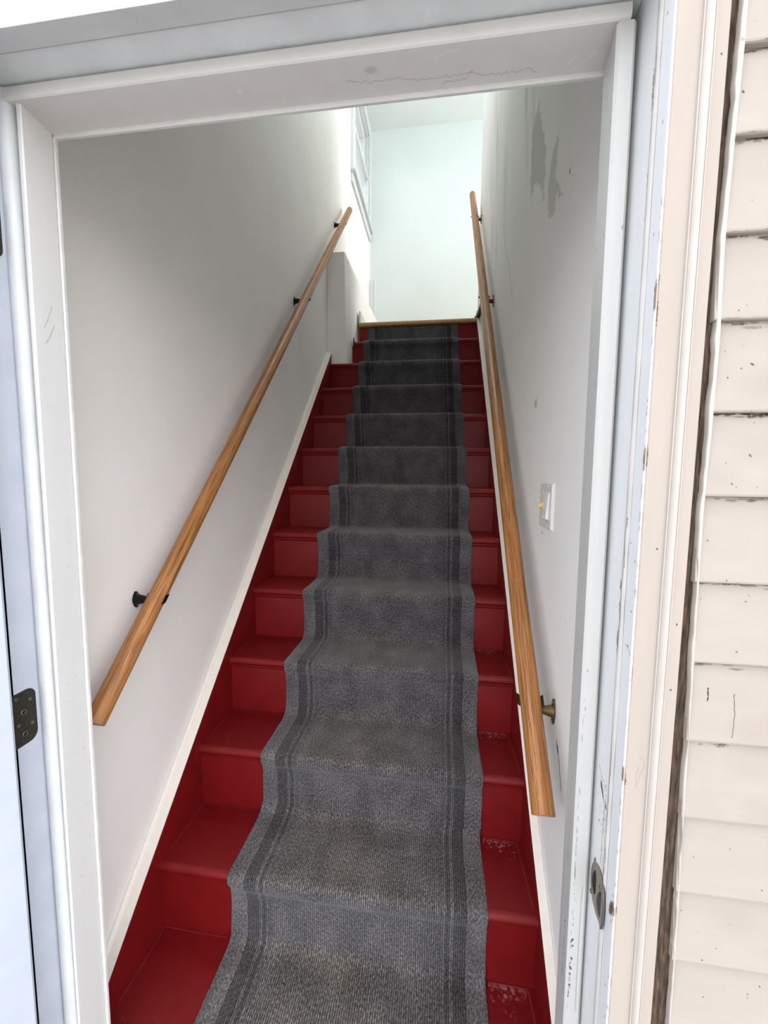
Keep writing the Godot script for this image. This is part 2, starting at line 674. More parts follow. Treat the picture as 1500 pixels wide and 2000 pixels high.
func shell():
	# ground outside
	struct("ground", "pale concrete pavement outside the doorway", "ground", one_box(Vector3(-14, -0.6, 0.21), Vector3(14, -0.36, 22), 0.0), M.concrete)
	# entry floor = the lowest red tread
	struct("floor", "red painted entry floor at the foot of the stairs", "floor", one_box(Vector3(-0.03, -0.12, -0.22), Vector3(0.97, 0.0, 0.165), 0.003), entry_red())
	struct("trim_4", "worn wooden door sill under the open doorway", "sill", one_box(Vector3(0.03, -0.36, 0.166), Vector3(0.94, -0.02, 0.24), 0.004), M.raw_wood)
	# left wall with the window opening
	var st := new_st()
	var wx0 := WL - 0.16
	var oz0 := -3.36
	var oz1 := -2.70
	var oy0 := 3.56
	var oy1 := 4.36
	box(st, Vector3(wx0, -0.4, oz1), Vector3(WL, CEIL + 0.1, 0.06), 0.0)
	box(st, Vector3(wx0, -0.4, -3.62), Vector3(WL, CEIL + 0.1, oz0), 0.0)
	box(st, Vector3(wx0, -0.4, oz0), Vector3(WL, oy0, oz1), 0.0)
	box(st, Vector3(wx0, oy1, oz0), Vector3(WL, CEIL + 0.1, oz1), 0.0)
	struct("wall_left", "plain white wall behind the left handrail", "wall", st, M.wall)
	# right wall of the stair, with its grey stains
	st = new_st()
	var c := []
	for i in 8:
		var z := 0.06 if i & 4 else -2.42
		var x := xr(z) + 0.02 if not (i & 1) else 1.08
		c.append(Vector3(x, CEIL + 0.1 if i & 2 else -0.4, z))
	hexa(st, c, 0.0)
	struct("wall_right", "stained white wall behind the right handrail", "wall", st, stained_wall())
	# back wall, upper hall
	struct("wall_back", "bright white wall at the top of the stairs", "wall", one_box(Vector3(wx0, 1.9, -3.62), Vector3(3.12, CEIL + 0.1, -3.5), 0.0), M.wall_up)
	st = new_st()
	box(st, Vector3(3.0, 2.1, -3.5), Vector3(3.12, 3.0, -0.9), 0.0)
	box(st, Vector3(3.0, 4.30, -3.5), Vector3(3.12, CEIL + 0.1, -0.9), 0.0)
	box(st, Vector3(3.0, 3.0, -3.5), Vector3(3.12, 4.30, -3.42), 0.0)
	box(st, Vector3(3.0, 3.0, -2.36), Vector3(3.12, 4.30, -0.9), 0.0)
	struct("wall_east", "white end wall of the upstairs hall beyond the stairs", "wall", st, M.wall_up)
	struct("wall_hall", "white wall of the upstairs hall above the door side", "wall", one_box(Vector3(1.08, 2.1, -1.0), Vector3(3.12, CEIL + 0.1, -0.88), 0.0), M.wall_up)
	struct("ceiling", "white ceiling over the stairwell and landing", "ceiling", one_box(Vector3(wx0, CEIL, -3.62), Vector3(3.12, CEIL + 0.15, 0.19), 0.0), M.wall_up)
	st = new_st()
	box(st, Vector3(WL, LAND - 0.2, -3.5), Vector3(3.0, LAND, -2.31), 0.0)
	box(st, Vector3(1.08, LAND - 0.2, -2.31), Vector3(3.0, LAND, -1.0), 0.0)
	struct("floor_landing", "landing floor at the top of the stairs", "floor", st, M.oak)
	# the low furred-out wall that the left stringer dies into
	st = new_st()
	c = []
	for i in 8:
		var z := -1.915 if i & 4 else -3.42
		var yt := 2.58 if i & 4 else 2.645
		var x := WL if not (i & 1) else (0.085 if i & 2 else (0.105 if i & 4 else 0.10))
		c.append(Vector3(x, yt if i & 2 else 1.55, z))
	hexa(st, c, 0.004)
	struct("wall_ledge", "low boxed-out white ledge wall at the upper left of the stairs", "wall", st, M.wall)
	# front wall of the house round the doorway
	st = new_st()
	box(st, Vector3(-3.0, -0.5, 0.061), Vector3(0.02, 5.0, 0.165), 0.0)
	box(st, Vector3(0.951, -0.5, 0.061), Vector3(3.2, 5.0, 0.165), 0.0)
	box(st, Vector3(0.02, HEAD + 0.03, 0.061), Vector3(0.951, 5.0, 0.165), 0.0)
	struct("wall_front", "house front wall around the doorway", "wall", st, M.raw_wood)

func entry_red() -> StandardMaterial3D:
	return M.red

func stained_wall() -> StandardMaterial3D:
	var b := board(-2.5, 0.2, 0.0, 4.6, 430.0, Color(0.925, 0.915, 0.90), 3, 0.012, Vector2(2, 3))
	var g := Color(0.62, 0.615, 0.585)
	area_mark(b, v2([[-0.639, 2.269], [-0.604, 2.211], [-0.555, 2.124], [-0.526, 2.054], [-0.528, 2.004], [-0.531, 1.929], [-0.56, 1.99], [-0.60, 2.03], [-0.648, 2.06], [-0.70, 2.06], [-0.712, 2.127], [-0.716, 2.192], [-0.712, 2.245], [-0.676, 2.265]]), g, 0.42, 0.006)
	area_mark(b, v2([[-0.402, 2.02], [-0.409, 1.98], [-0.415, 1.938], [-0.40, 1.90], [-0.339, 1.832], [-0.405, 1.87], [-0.415, 1.833], [-0.466, 1.858], [-0.485, 1.907], [-0.478, 1.982], [-0.457, 1.997]]), g, 0.38, 0.006)
	crack(b, v2([[-1.268, 2.31], [-1.151, 2.133], [-1.067, 2.02], [-0.969, 1.87]]), 0.006, g, 0.35, 0.01)
	crack(b, v2([[-1.4, 2.75], [-1.70, 2.55], [-1.66, 2.30]]), 0.008, g, 0.25, 0.01)
	for k in 26:       # faint brushed streaks in the paint
		var z := -1.9 + 1.3 * rng.randf()
		var y := 1.9 + 0.9 * rng.randf() - z * 0.25
		blot(b, z, y, 0.008 + 0.012 * rng.randf(), 0.08 + 0.14 * rng.randf(), 0.15, Color(0.70, 0.70, 0.68), 0.22, 0.3, 0.7)
	blot(b, -0.299, 1.853, 0.004, 0.005, 0.0, Color(0.3, 0.3, 0.28), 0.8)
	blot(b, -0.521, 1.401, 0.014, 0.012, 0.0, Color(0.66, 0.65, 0.61), 0.7, 0.4, 0.4)
	blot(b, -0.39, 1.055, 0.004, 0.003, 0.0, Color(0.4, 0.39, 0.37), 0.8)
	crack(b, v2([[-0.195, 0.625], [-0.178, 0.605], [-0.165, 0.575], [-0.150, 0.545]]), 0.0035, Color(0.20, 0.15, 0.13), 0.9)
	blot(b, -0.187, 0.613, 0.004, 0.009, 0.5, Color(0.14, 0.10, 0.09), 0.95)
	for k in 40:
		blot(b, -1.6 + 1.6 * rng.randf(), 0.6 + 2.0 * rng.randf(), 0.0025, 0.002, 0.0, Color(0.60, 0.59, 0.56), 0.5)
	return on_board(b, 0.75, 0.3)

func v2(a: Array) -> Array:
	var o := []
	for p in a:
		o.append(Vector2(p[0], p[1]))
	return o

# ------------------------------------------------------------------ staircase
func tread_profile() -> Array:
	# (z towards the door, y): rounded front edge, 25 mm thick; origin at the nosing's top front
	var p := []
	p.append(Vector2(-(RUN + OVR + 0.012), 0.0))
	for k in 9:
		var a := PI / 2 - PI * k / 8.0
		p.append(Vector2(-0.0125 + cos(a) * 0.0125, -0.0125 + sin(a) * 0.0125))
	p.append(Vector2(-(RUN + OVR + 0.012), -0.025))
	return p

func worn_red(k: int) -> StandardMaterial3D:
	# tread paint, scuffed through along the back at the right end and lined where it meets the stringers
	var depth := RUN
	var b := board(0.0, 0.96, -0.2, 0.02, 900.0, Color(0.43, 0.048, 0.056), 40 + k, 0.018, Vector2(30, 30))
	var scuff := Color(0.66, 0.46, 0.45)
	var r := RandomNumberGenerator.new()
	r.seed = 90 + k
	# board y runs from the riser above (0) to the nosing (-0.19)
	for i in 70:
		var x := 0.84 + 0.088 * r.randf()
		var y := -0.004 - 0.035 * r.randf() * r.randf() - 0.004
		blot(b, x, y, 0.001 + 0.003 * r.randf(), 0.001 + 0.0035 * r.randf(), r.randf() * 3.0, scuff, 0.25 + 0.4 * r.randf(), 0.5, 0.4)
	for i in 16:
		blot(b, 0.86 + 0.06 * r.randf(), -0.02 - 0.05 * r.randf(), 0.001, 0.004 * r.randf() + 0.001, 0.2, scuff, 0.4, 0.5, 0.4)
	crack(b, v2([[0.84, -0.004], [0.93, -0.005]]), 0.0022, scuff, 0.55)
	crack(b, v2([[0.931, -0.006], [0.936, -0.12], [0.938, -0.18]]), 0.0018, scuff, 0.35)
	crack(b, v2([[0.006, -0.004], [0.09, -0.005], [0.18, -0.005]]), 0.002, scuff, 0.30)
	crack(b, v2([[0.004, -0.004], [0.005, -0.09], [0.004, -0.16]]), 0.0016, scuff, 0.30)
	for i in 10:
		blot(b, 0.02 + 0.18 * r.randf(), -0.175 - 0.015 * r.randf(), 0.002, 0.0012, 0.0, scuff, 0.35, 0.5, 0.4)
	var m := on_board(b, 0.45, 0.4)
	return m

func staircase():
	var s := thing("staircase", "steep red painted wooden staircase rising from the doorway to the landing", "staircase")
	var prof := tread_profile()
	var worn := [worn_red(0), worn_red(1)]
	for k in range(0, 12):
		var zf := -k * RUN
		var y := k * RIS
		var x1 := xr(zf - 0.1) + 0.004
		var x0 := -0.004 if k < 10 else (0.108 if k == 11 else -0.004)
		if k > 0:
			var st := new_st()
			extrude(st, prof, Vector3(x0, y, zf), Vector3(0, 0, 1), Vector3(0, 1, 0), Vector3(x1 - x0, 0, 0))
			obj("tread", st, M.red, s)
			# the small cove moulding under the nosing
			st = new_st()
			var cv := [Vector2(-OVR, -0.0245), Vector2(-OVR + 0.009, -0.0245)]
			for i in 5:
				var a := PI / 2 * i / 4.0
				cv.append(Vector2(-OVR + 0.009 - sin(a) * 0.0065, -0.0335 + cos(a) * 0.0065 - 0.001))
			cv.append(Vector2(-OVR, -0.037))
			extrude(st, cv, Vector3(x0 + 0.004, y, zf), Vector3(0, 0, 1), Vector3(0, 1, 0), Vector3(x1 - x0 - 0.008, 0, 0))
			obj("cove_moulding", st, M.red, s)
		if k < 4:
			# worn paint film on the tread's top: the boards the feet and the sweeping brush reach
			var za := zf - 0.016
			var zb := zf - RUN - OVR
			for e in [[x0 + 0.004, 0.194], [0.838, x1 - 0.004]]:
				var st2 := new_st()
				var pts := [Vector3(e[0], y + 0.0006, za), Vector3(e[1], y + 0.0006, za), Vector3(e[1], y + 0.0006, zb), Vector3(e[0], y + 0.0006, zb)]
				var u := [Vector2(e[0], 0.19), Vector2(e[1], 0.19), Vector2(e[1], 0.0), Vector2(e[0], 0.0)]
				for q in [0, 3, 2, 0, 2, 1]:
					st2.set_normal(Vector3.UP)
					st2.set_uv(u[q])
					st2.add_vertex(pts[q])
				obj("worn_paint", st2, worn[k % 2], s)
		# riser above this tread
		var st3 := one_box(Vector3(x0 + 0.004 if k < 11 else 0.108, y, -(k + 1) * RUN - OVR - 0.016), Vector3(x1 - 0.004, y + RIS - (0.025 if k < 11 else 0.0), -(k + 1) * RUN - OVR), 0.0)
		obj("riser", st3, M.red, s)
	# stringers: red boards along both walls, white along the top
	var off := 0.055
	var zt := -1.93
	var lp := [Vector2(0.058, -0.3), Vector2(0.058, 0.0), Vector2(0.0, off), Vector2(zt, -zt + off), Vector2(zt, -zt - 0.3)]
	var a := new_st()
	extrude(a, lp, Vector3(WL + 0.001, 0, 0), Vector3(0, 0, 1), Vector3(0, 1, 0), Vector3(-WL - 0.001, 0, 0))
	obj("stringer", a, M.red, s)
	a = new_st()
	extrude(a, [Vector2(0.056, off - 0.056), Vector2(0.056, off - 0.052), Vector2(zt, -zt + off + 0.004), Vector2(zt, -zt + off)], Vector3(WL + 0.001, 0.001, 0), Vector3(0, 0, 1), Vector3(0, 1, 0), Vector3(-WL + 0.0005, 0, 0))
	var cap := obj("stringer_cap", a, M.cap, s)
	cap.set_meta("label", "white painted top edge of the left stringer")
	# quarter-round bead between cap and wall
	a = new_st()
	extrude(a, [Vector2(0.0, 0.0), Vector2(0.008, 0.0), Vector2(0.0065, 0.0045), Vector2(0.0035, 0.0075), Vector2(0.0, 0.009)], Vector3(WL + 0.001, off + 0.004 - 0.055, 0.055), Vector3(1, 0, 0), Vector3(0, 0.7071, 0.7071), Vector3(0, 1.97, -1.97))
	obj("cap_bead", a, M.cap, s)
	off = 0.032
	zt = -2.30
	a = new_st()
	var c := []
	# right stringer follows the wall, which closes in slightly
	for i in 8:
		var z := 0.058 if i & 4 else zt
		var x := xr(z) if not (i & 1) else xr(z) + 0.0195
		c.append(Vector3(x, (-z + off if i & 2 else -z - 0.3), z))
	hexa(a, c, 0.0)
	obj("stringer", a, M.red, s)
	a = new_st()
	c = []
	for i in 8:
		var z := 0.056 if i & 4 else zt
		var x := xr(z) - 0.0005 if not (i & 1) else xr(z) + 0.0195
		c.append(Vector3(x, -z + off + (0.005 if i & 2 else 0.0005), z))
	hexa(a, c, 0.0008)
	cap = obj("stringer_cap", a, M.cap, s)
	cap.set_meta("label", "white painted top edge of the right stringer")
	# stub of stringer beside the ledge wall on the two top steps
	a = new_st()
	extrude(a, [Vector2(-2.08, 2.06), Vector2(-2.08, 2.115), Vector2(-2.115, 2.09), Vector2(-2.28, 2.09), Vector2(-2.28, 2.06)], Vector3(0.1055, 0.0, 0), Vector3(0, 0, 1), Vector3(0, 1, 0), Vector3(0.005, 0, 0))
	obj("stringer_stub", a, M.dark_matte, s)
	# landing nosing in bare wood
	a = new_st()
	var np := [Vector2(-0.10, 0.0), Vector2(-0.012, 0.0), Vector2(-0.004, -0.004), Vector2(0.0, -0.012), Vector2(-0.001, -0.026), Vector2(-0.008, -0.032), Vector2(-0.10, -0.032)]
	extrude(a, np, Vector3(0.104, LAND + 0.004, -12 * RUN + 0.004), Vector3(0, 0, 1), Vector3(0, 1, 0), Vector3(xr(-2.28) + 0.01 - 0.104, 0, 0))
	var ln := obj("landing_nosing", a, M.oak, s)
	ln.set_meta("label", "bare wood nosing at the landing edge")

# ------------------------------------------------------------------ outside of the front wall
func exterior():
	var o := setting("trim_3", "beige clapboard siding covering the house wall around the doorway", "siding")
	var lap := [1.716, 1.625, 1.542, 1.449, 1.363, 1.268, 1.1785, 1.083, 0.991, 0.897, 0.8025, 0.7065, 0.6155, 0.522, 0.43, 0.337, 0.245, 0.152, 0.06, -0.033]
	var gap := [0.984, 0.984, 0.982, 0.981, 0.984, 0.984, 0.983, 0.985, 0.987, 0.9885, 0.990, 0.992, 0.9935, 0.994, 0.994, 0.994, 0.992, 0.992, 0.992, 0.992]
	var b := siding_board()
	for k in lap.size() - 1:
		var y0: float = lap[k + 1]
		var y1: float = lap[k]
		# a tapered board: thick at its lower edge, tucked under the one above
		var prof := [Vector2(0.168, y0), Vector2(0.1962, y0), Vector2(0.1976, y0 + 0.0010), Vector2(0.198, y0 + 0.003), Vector2(0.1905, y1 + 0.004), Vector2(0.168, y1 + 0.004)]
		var st := new_st()
		var xl: float = gap[k] + rng.randf_range(-0.0012, 0.0012)
		extrude_plain(st, prof, xl, 2.6)
		var mi := obj("clapboard", st, b, o)
		mi.position.z = rng.randf_range(-0.0005, 0.0005)
	for k in 30:      # the upper part of the wall, above the frame
		var y0 := 1.716 + 0.0925 * k
		var prof := [Vector2(0.168, y0), Vector2(0.1962, y0), Vector2(0.1976, y0 + 0.0010), Vector2(0.198, y0 + 0.003), Vector2(0.1905, y0 + 0.096), Vector2(0.168, y0 + 0.096)]
		var st := new_st()
		extrude_plain(st, prof, -2.9 if y0 > 1.80 else 0.986, 2.6)
		obj("clapboard", st, b if y0 < 1.80 else M.siding, o)
	for k in 23:      # and left of the frame, behind the open door
		var y0 := -0.32 + 0.0925 * k
		if y0 > 1.75:
			break
		var prof := [Vector2(0.168, y0), Vector2(0.1962, y0), Vector2(0.1976, y0 + 0.0010), Vector2(0.198, y0 + 0.003), Vector2(0.1905, y0 + 0.096), Vector2(0.168, y0 + 0.096)]
		var st := new_st()
		extrude_plain(st, prof, -2.9, -0.012)
		obj("clapboard", st, M.siding, o)
	# painted-over filler along the cut ends of the boards
	var P := []
	var U := []
	for i in 120:
		var y := 0.0 + 1.72 * i / 119.0
		var kk := clampf((1.716 - y) / 0.0925, 0.0, 18.0)
		var g0: float = lerpf(gap[int(kk)], gap[mini(int(kk) + 1, 19)], kk - int(kk))
		var wid := lerpf(0.0012, 0.0042, smoothstep(0.9, 1.5, y))
		var rg := 0.0022 * no.get_noise_2d(y * 22.0, 4.0) + 0.0012 * no.get_noise_2d(y * 120.0, 9.0)
		var row := [Vector3(g0 - 0.001 + rg, y, 0.191), Vector3(g0 - 0.001 + rg, y, 0.1975), Vector3(g0 + rg * 0.5, y, 0.1982), Vector3(g0 + wid * 0.8, y, 0.1983), Vector3(g0 + wid, y, 0.1970)]
		P.append(row)
		var ur := []
		for k in 5:
			ur.append(Vector2(row[k].x, -y))
		U.append(ur)
	var fs := new_st()
	grid(fs, P, U, true)
	obj("end_filler", fs, M.end_fill, o)
	# weathered strip left bare between the casing and the boards
	var g := new_st()
	box(g, Vector3(0.951, -0.3, 0.164), Vector3(0.998, 1.90, 0.1902), 0.001)
	obj("bare_strip", g, M.raw_wood, o)

	# casing: flat band, raised moulding, flat band
	var cs := setting("trim_2", "pinkish white moulded door casing between frame and siding", "casing")
	var pr := [Vector2(0.0, 0.0), Vector2(0.0, 0.0385), Vector2(0.0015, 0.040), Vector2(0.0485, 0.040), Vector2(0.050, 0.0385), Vector2(0.050, 0.0)]
	var z0 := 0.160
	var side_mat := casing_board()
	# right: starts at x 0.9225
	var st := new_st()
	casing_run(st, pr, Vector3(0.9225, -0.36, z0), Vector3(1, 0, 0), Vector3(0, 0, 1), Vector3(0, 0.36 + HEAD - 0.006, 0), Vector3(0, 1, 0))
	obj("casing", st, side_mat, cs)
	st = new_st()
	casing_run(st, pr, Vector3(0.047, -0.36, z0), Vector3(-1, 0, 0), Vector3(0, 0, 1), Vector3(0, 0.36 + HEAD - 0.006, 0), Vector3(0, 1, 0))
	obj("casing", st, M.casing, cs)
	# raised half-round bead along the right casing, in whiter paint
	st = new_st()
	var bd := [Vector2(0.0, 0.0), Vector2(0.0002, 0.0022), Vector2(0.0012, 0.0026), Vector2(0.0018, 0.0018), Vector2(0.0026, 0.0034), Vector2(0.0042, 0.0052), Vector2(0.0062, 0.0059), Vector2(0.0082, 0.0052), Vector2(0.0098, 0.0034), Vector2(0.0106, 0.0018), Vector2(0.0112, 0.0026), Vector2(0.0122, 0.0022), Vector2(0.0124, 0.0)]
	extrude(st, bd, Vector3(0.9465, -0.36, z0 + 0.0398), Vector3(1, 0, 0), Vector3(0, 0, 1), Vector3(0, 0.36 + HEAD + 0.022, 0), 50.0)
	obj("bead_moulding", st, M.bead, cs)
	st = new_st()
	extrude(st, bd, Vector3(-0.01, HEAD - 0.002 + 0.0240, z0 + 0.0398), Vector3(0, 1, 0), Vector3(0, 0, 1), Vector3(0.968, 0, 0), 50.0)
	obj("bead_moulding", st, M.bead_head, cs)
	# the edge turned to the opening is painted white with the frame
	st = new_st()
	box(st, Vector3(0.9210, -0.36, 0.1762), Vector3(0.9235, HEAD - 0.010, 0.1995), 0.0009)
	obj("casing_return", st, return_board(), cs)
	st = new_st()
	box(st, Vector3(0.0465, -0.36, 0.165), Vector3(0.0490, HEAD - 0.010, 0.1995), 0.0009)
	obj("casing_return", st, M.white, cs)
	st = new_st()
	var hc := []
	for q in 8:
		var zz := 0.1998 if q & 4 else 0.1615
		var yy := (HEAD - 0.0145 if q & 4 else HEAD - 0.0022) + (0.0025 if q & 2 else -0.0005)
		hc.append(Vector3(0.92 if q & 1 else 0.049, yy, zz))
	hexa(st, hc, 0.0006)
	obj("casing_return", st, M.white, cs)
	st = new_st()
	var ph := []
	for p in pr:
		ph.append(p)
	ph[1] = Vector2(-0.012, 0.0385)
	ph[2] = Vector2(-0.0105, 0.040)
	head_run(st, ph, HEAD - 0.002, z0)
	obj("casing", st, M.head_case, cs)

func extrude_plain(st: SurfaceTool, prof: Array, x0: float, x1: float):
	# prof is (z, y); flat faces, UVs in metres by facing
	var n := prof.size()
	var mid := Vector2.ZERO
	for p in prof:
		mid += p / n
	for i in n:
		var p: Vector2 = prof[i]
		var q: Vector2 = prof[(i + 1) % n]
		poly(st, [Vector3(x0, p.y, p.x), Vector3(x1, p.y, p.x), Vector3(x1, q.y, q.x), Vector3(x0, q.y, q.x)], Vector3(0, ((p + q) / 2 - mid).y, ((p + q) / 2 - mid).x))
	var a := []
	var bb := []
	for p in prof:
		a.append(Vector3(x0, p.y, p.x))
		bb.append(Vector3(x1, p.y, p.x))
	poly(st, a, Vector3.LEFT)
	poly(st, bb, Vector3.RIGHT)

func casing_run(st: SurfaceTool, pr: Array, org: Vector3, ux: Vector3, uy: Vector3, along: Vector3, mitre: Vector3):
	# faces with UVs in metres; the far end is cut at 45 degrees
	var n := pr.size()
	for i in n:
		var p: Vector2 = pr[i]
		var q: Vector2 = pr[(i + 1) % n]
		var d := q - p
		var nn := Vector2(-d.y, d.x)     # outline runs clockwise seen along the run
		var P := org + ux * p.x + uy * p.y
		var Q := org + ux * q.x + uy * q.y
		poly(st, [P, Q, Q + along + mitre * q.x, P + along + mitre * p.x], ux * nn.x + uy * nn.y)

func head_run(st: SurfaceTool, pr: Array, y: float, z0: float):
	var n := pr.size()
	for i in n:
		var p: Vector2 = pr[i]
		var q: Vector2 = pr[(i + 1) % n]
		var d := q - p
		var nn := Vector2(-d.y, d.x)
		var pts := [Vector3(0.047 - maxf(p.x, 0.0), y + p.x, z0 + p.y), Vector3(0.9225 + maxf(p.x, 0.0), y + p.x, z0 + p.y), Vector3(0.9225 + maxf(q.x, 0.0), y + q.x, z0 + q.y), Vector3(0.047 - maxf(q.x, 0.0), y + q.x, z0 + q.y)]
		poly(st, pts, Vector3(0, nn.x, nn.y))

func siding_board() -> StandardMaterial3D:
	var b := board(0.97, 1.45, 0.35, 1.75, 1400.0, Color(0.640, 0.602, 0.563), 60, 0.012, Vector2(30, 8))
	var r := RandomNumberGenerator.new()
	r.seed = 404
	var dirt := Color(0.16, 0.14, 0.12)
	var lap := [1.625, 1.542, 1.449, 1.363, 1.268, 1.1785, 1.083, 0.991, 0.897, 0.8025]
	var amount := [0.9, 0.8, 1.0, 0.7, 1.0, 0.5, 0.6, 0.35, 0.3, 0.15]
	for k in lap.size():       # grime caught under the laps, thickest near the cut ends
		for i in int(34 * amount[k]):
			var x: float = 0.985 + 0.11 * r.randf() * r.randf() + 0.06 * r.randf()
			blot(b, x, lap[k] + 0.0005 - 0.009 * r.randf() * r.randf(), 0.002 + 0.008 * r.randf(), 0.0005 + 0.001 * r.randf(), 0.06 * (r.randf() - 0.5), dirt, 0.25 + 0.45 * r.randf() * amount[k], 0.7, 0.5)
	for i in 70:      # mildew specks
		var x := 0.985 + 0.12 * r.randf()
		var y := 0.55 + 1.12 * r.randf()
		var s := 0.0004 + 0.0006 * r.randf() * r.randf()
		blot(b, x, y, s, s * (1.0 + 1.5 * r.randf()), r.randf(), dirt, 0.75, 0.4, 0.3)
	crack(b, v2([[1.035, 0.955], [1.036, 0.93], [1.034, 0.905]]), 0.0008, dirt, 0.35)
	crack(b, v2([[1.008, 0.960], [1.008, 0.945]]), 0.0013, dirt, 0.8)
	for i in 14:
		blot(b, 0.99 + 0.1 * r.randf(), 0.6 + 1.0 * r.randf(), 0.02, 0.012, 0.0, Color(0.602, 0.554, 0.520), 0.3, 0.5, 0.8)
	return on_board(b, 0.62, 0.3)

func return_board() -> StandardMaterial3D:
	var b := board(0.172, 0.202, 0.40, 1.79, 1300.0, Color(0.855, 0.86, 0.865), 67, 0.010, Vector2(5, 60))
	var r := RandomNumberGenerator.new()
	r.seed = 909
	var wood := Color(0.36, 0.31, 0.25)
	blot(b, 0.1925, 0.668, 0.0045, 0.012, -0.35, wood, 0.95, 0.4, 0.25)
	for i in 60:
		blot(b, 0.1975 + 0.0025 * r.randf(), 0.42 + 1.15 * r.randf(), 0.0012, 0.001 + 0.004 * r.randf(), 0.0, Color(0.60, 0.57, 0.53), 0.6, 0.6, 0.4)
	for i in 12:
		blot(b, 0.180 + 0.018 * r.randf(), 0.5 + 1.2 * r.randf(), 0.0009, 0.0016, 0.0, Color(0.35, 0.33, 0.30), 0.7, 0.5, 0.3)
	for p in [[0.1985, 1.39, 0.016], [0.1985, 1.22, 0.012], [0.1985, 0.85, 0.010], [0.1985, 0.67, 0.006]]:
		blot(b, p[0], p[1], 0.0022, p[2], 0.0, Color(0.47, 0.37, 0.30), 0.85, 0.6, 0.3)
	crack(b, v2([[0.184, 1.003], [0.190, 1.001], [0.198, 0.994]]), 0.0012, Color(0.6, 0.6, 0.6), 0.6)
	return on_board(b, 0.42, 0.4)

# paint flaked off along the joint of jamb and caulk: [z, y, half width, half height]
const FLAKES := [[0.1600, 1.603, 0.0026, 0.036], [0.1596, 1.526, 0.0022, 0.015], [0.1596, 1.486, 0.0018, 0.011], [0.1570, 1.0655, 0.0022, 0.007], [0.1600, 1.038, 0.0042, 0.010], [0.1590, 0.992, 0.0034, 0.018], [0.1600, 0.945, 0.0016, 0.010], [0.1620, 0.775, 0.0022, 0.014], [0.1600, 0.700, 0.0024, 0.008]]

func flakes(b: Board):
	for p in FLAKES:
		blot(b, p[0], p[1], p[2], p[3], 0.08, Color(0.42, 0.36, 0.32), 0.92, 0.55, 0.2)
		blot(b, p[0] + p[2] * 0.9, p[1], p[2] * 0.35, p[3] * 0.9, 0.08, Color(0.93, 0.92, 0.90), 0.7, 0.6, 0.3)

func casing_board() -> StandardMaterial3D:
	var b := board(0.92, 0.976, 0.40, 1.76, 1500.0, Color(0.658, 0.614, 0.572), 61, 0.010, Vector2(6, 40))
	var r := RandomNumberGenerator.new()
	r.seed = 505
	var wood := Color(0.40, 0.28, 0.22)
	for p in [[0.923, 1.406, 0.0016, 0.012], [0.9232, 1.37, 0.0022, 0.022], [0.9232, 1.222, 0.0018, 0.016], [0.923, 0.975, 0.0014, 0.012], [0.9234, 0.843, 0.0022, 0.010], [0.923, 0.575, 0.0016, 0.010], [0.9233, 0.673, 0.0020, 0.007]]:
		blot(b, p[0] - 0.0006, p[1], p[2] * 0.7, p[3] * 0.7, 0.0, wood, 0.75, 0.7, 0.25)
	for i in 90:
		blot(b, 0.9224 + 0.0008 * r.randf(), 0.45 + 1.0 * r.randf(), 0.0006, 0.001 + 0.004 * r.randf(), 0.0, Color(0.55, 0.50, 0.46), 0.6, 0.5, 0.4)
	for p in [[0.952, 1.037], [0.948, 0.949], [0.966, 1.035], [0.965, 0.958], [0.966, 1.616], [0.940, 1.12]]:
		blot(b, p[0], p[1], 0.0008, 0.0011, 0.2, Color(0.2, 0.16, 0.14), 0.8, 0.5, 0.3)
	crack(b, v2([[0.937, 0.874], [0.941, 0.872], [0.943, 0.862], [0.939, 0.852], [0.936, 0.836], [0.9345, 0.848], [0.937, 0.862]]), 0.0013, Color(0.60, 0.55, 0.53), 0.55)
	return on_board(b, 0.55, 0.3)

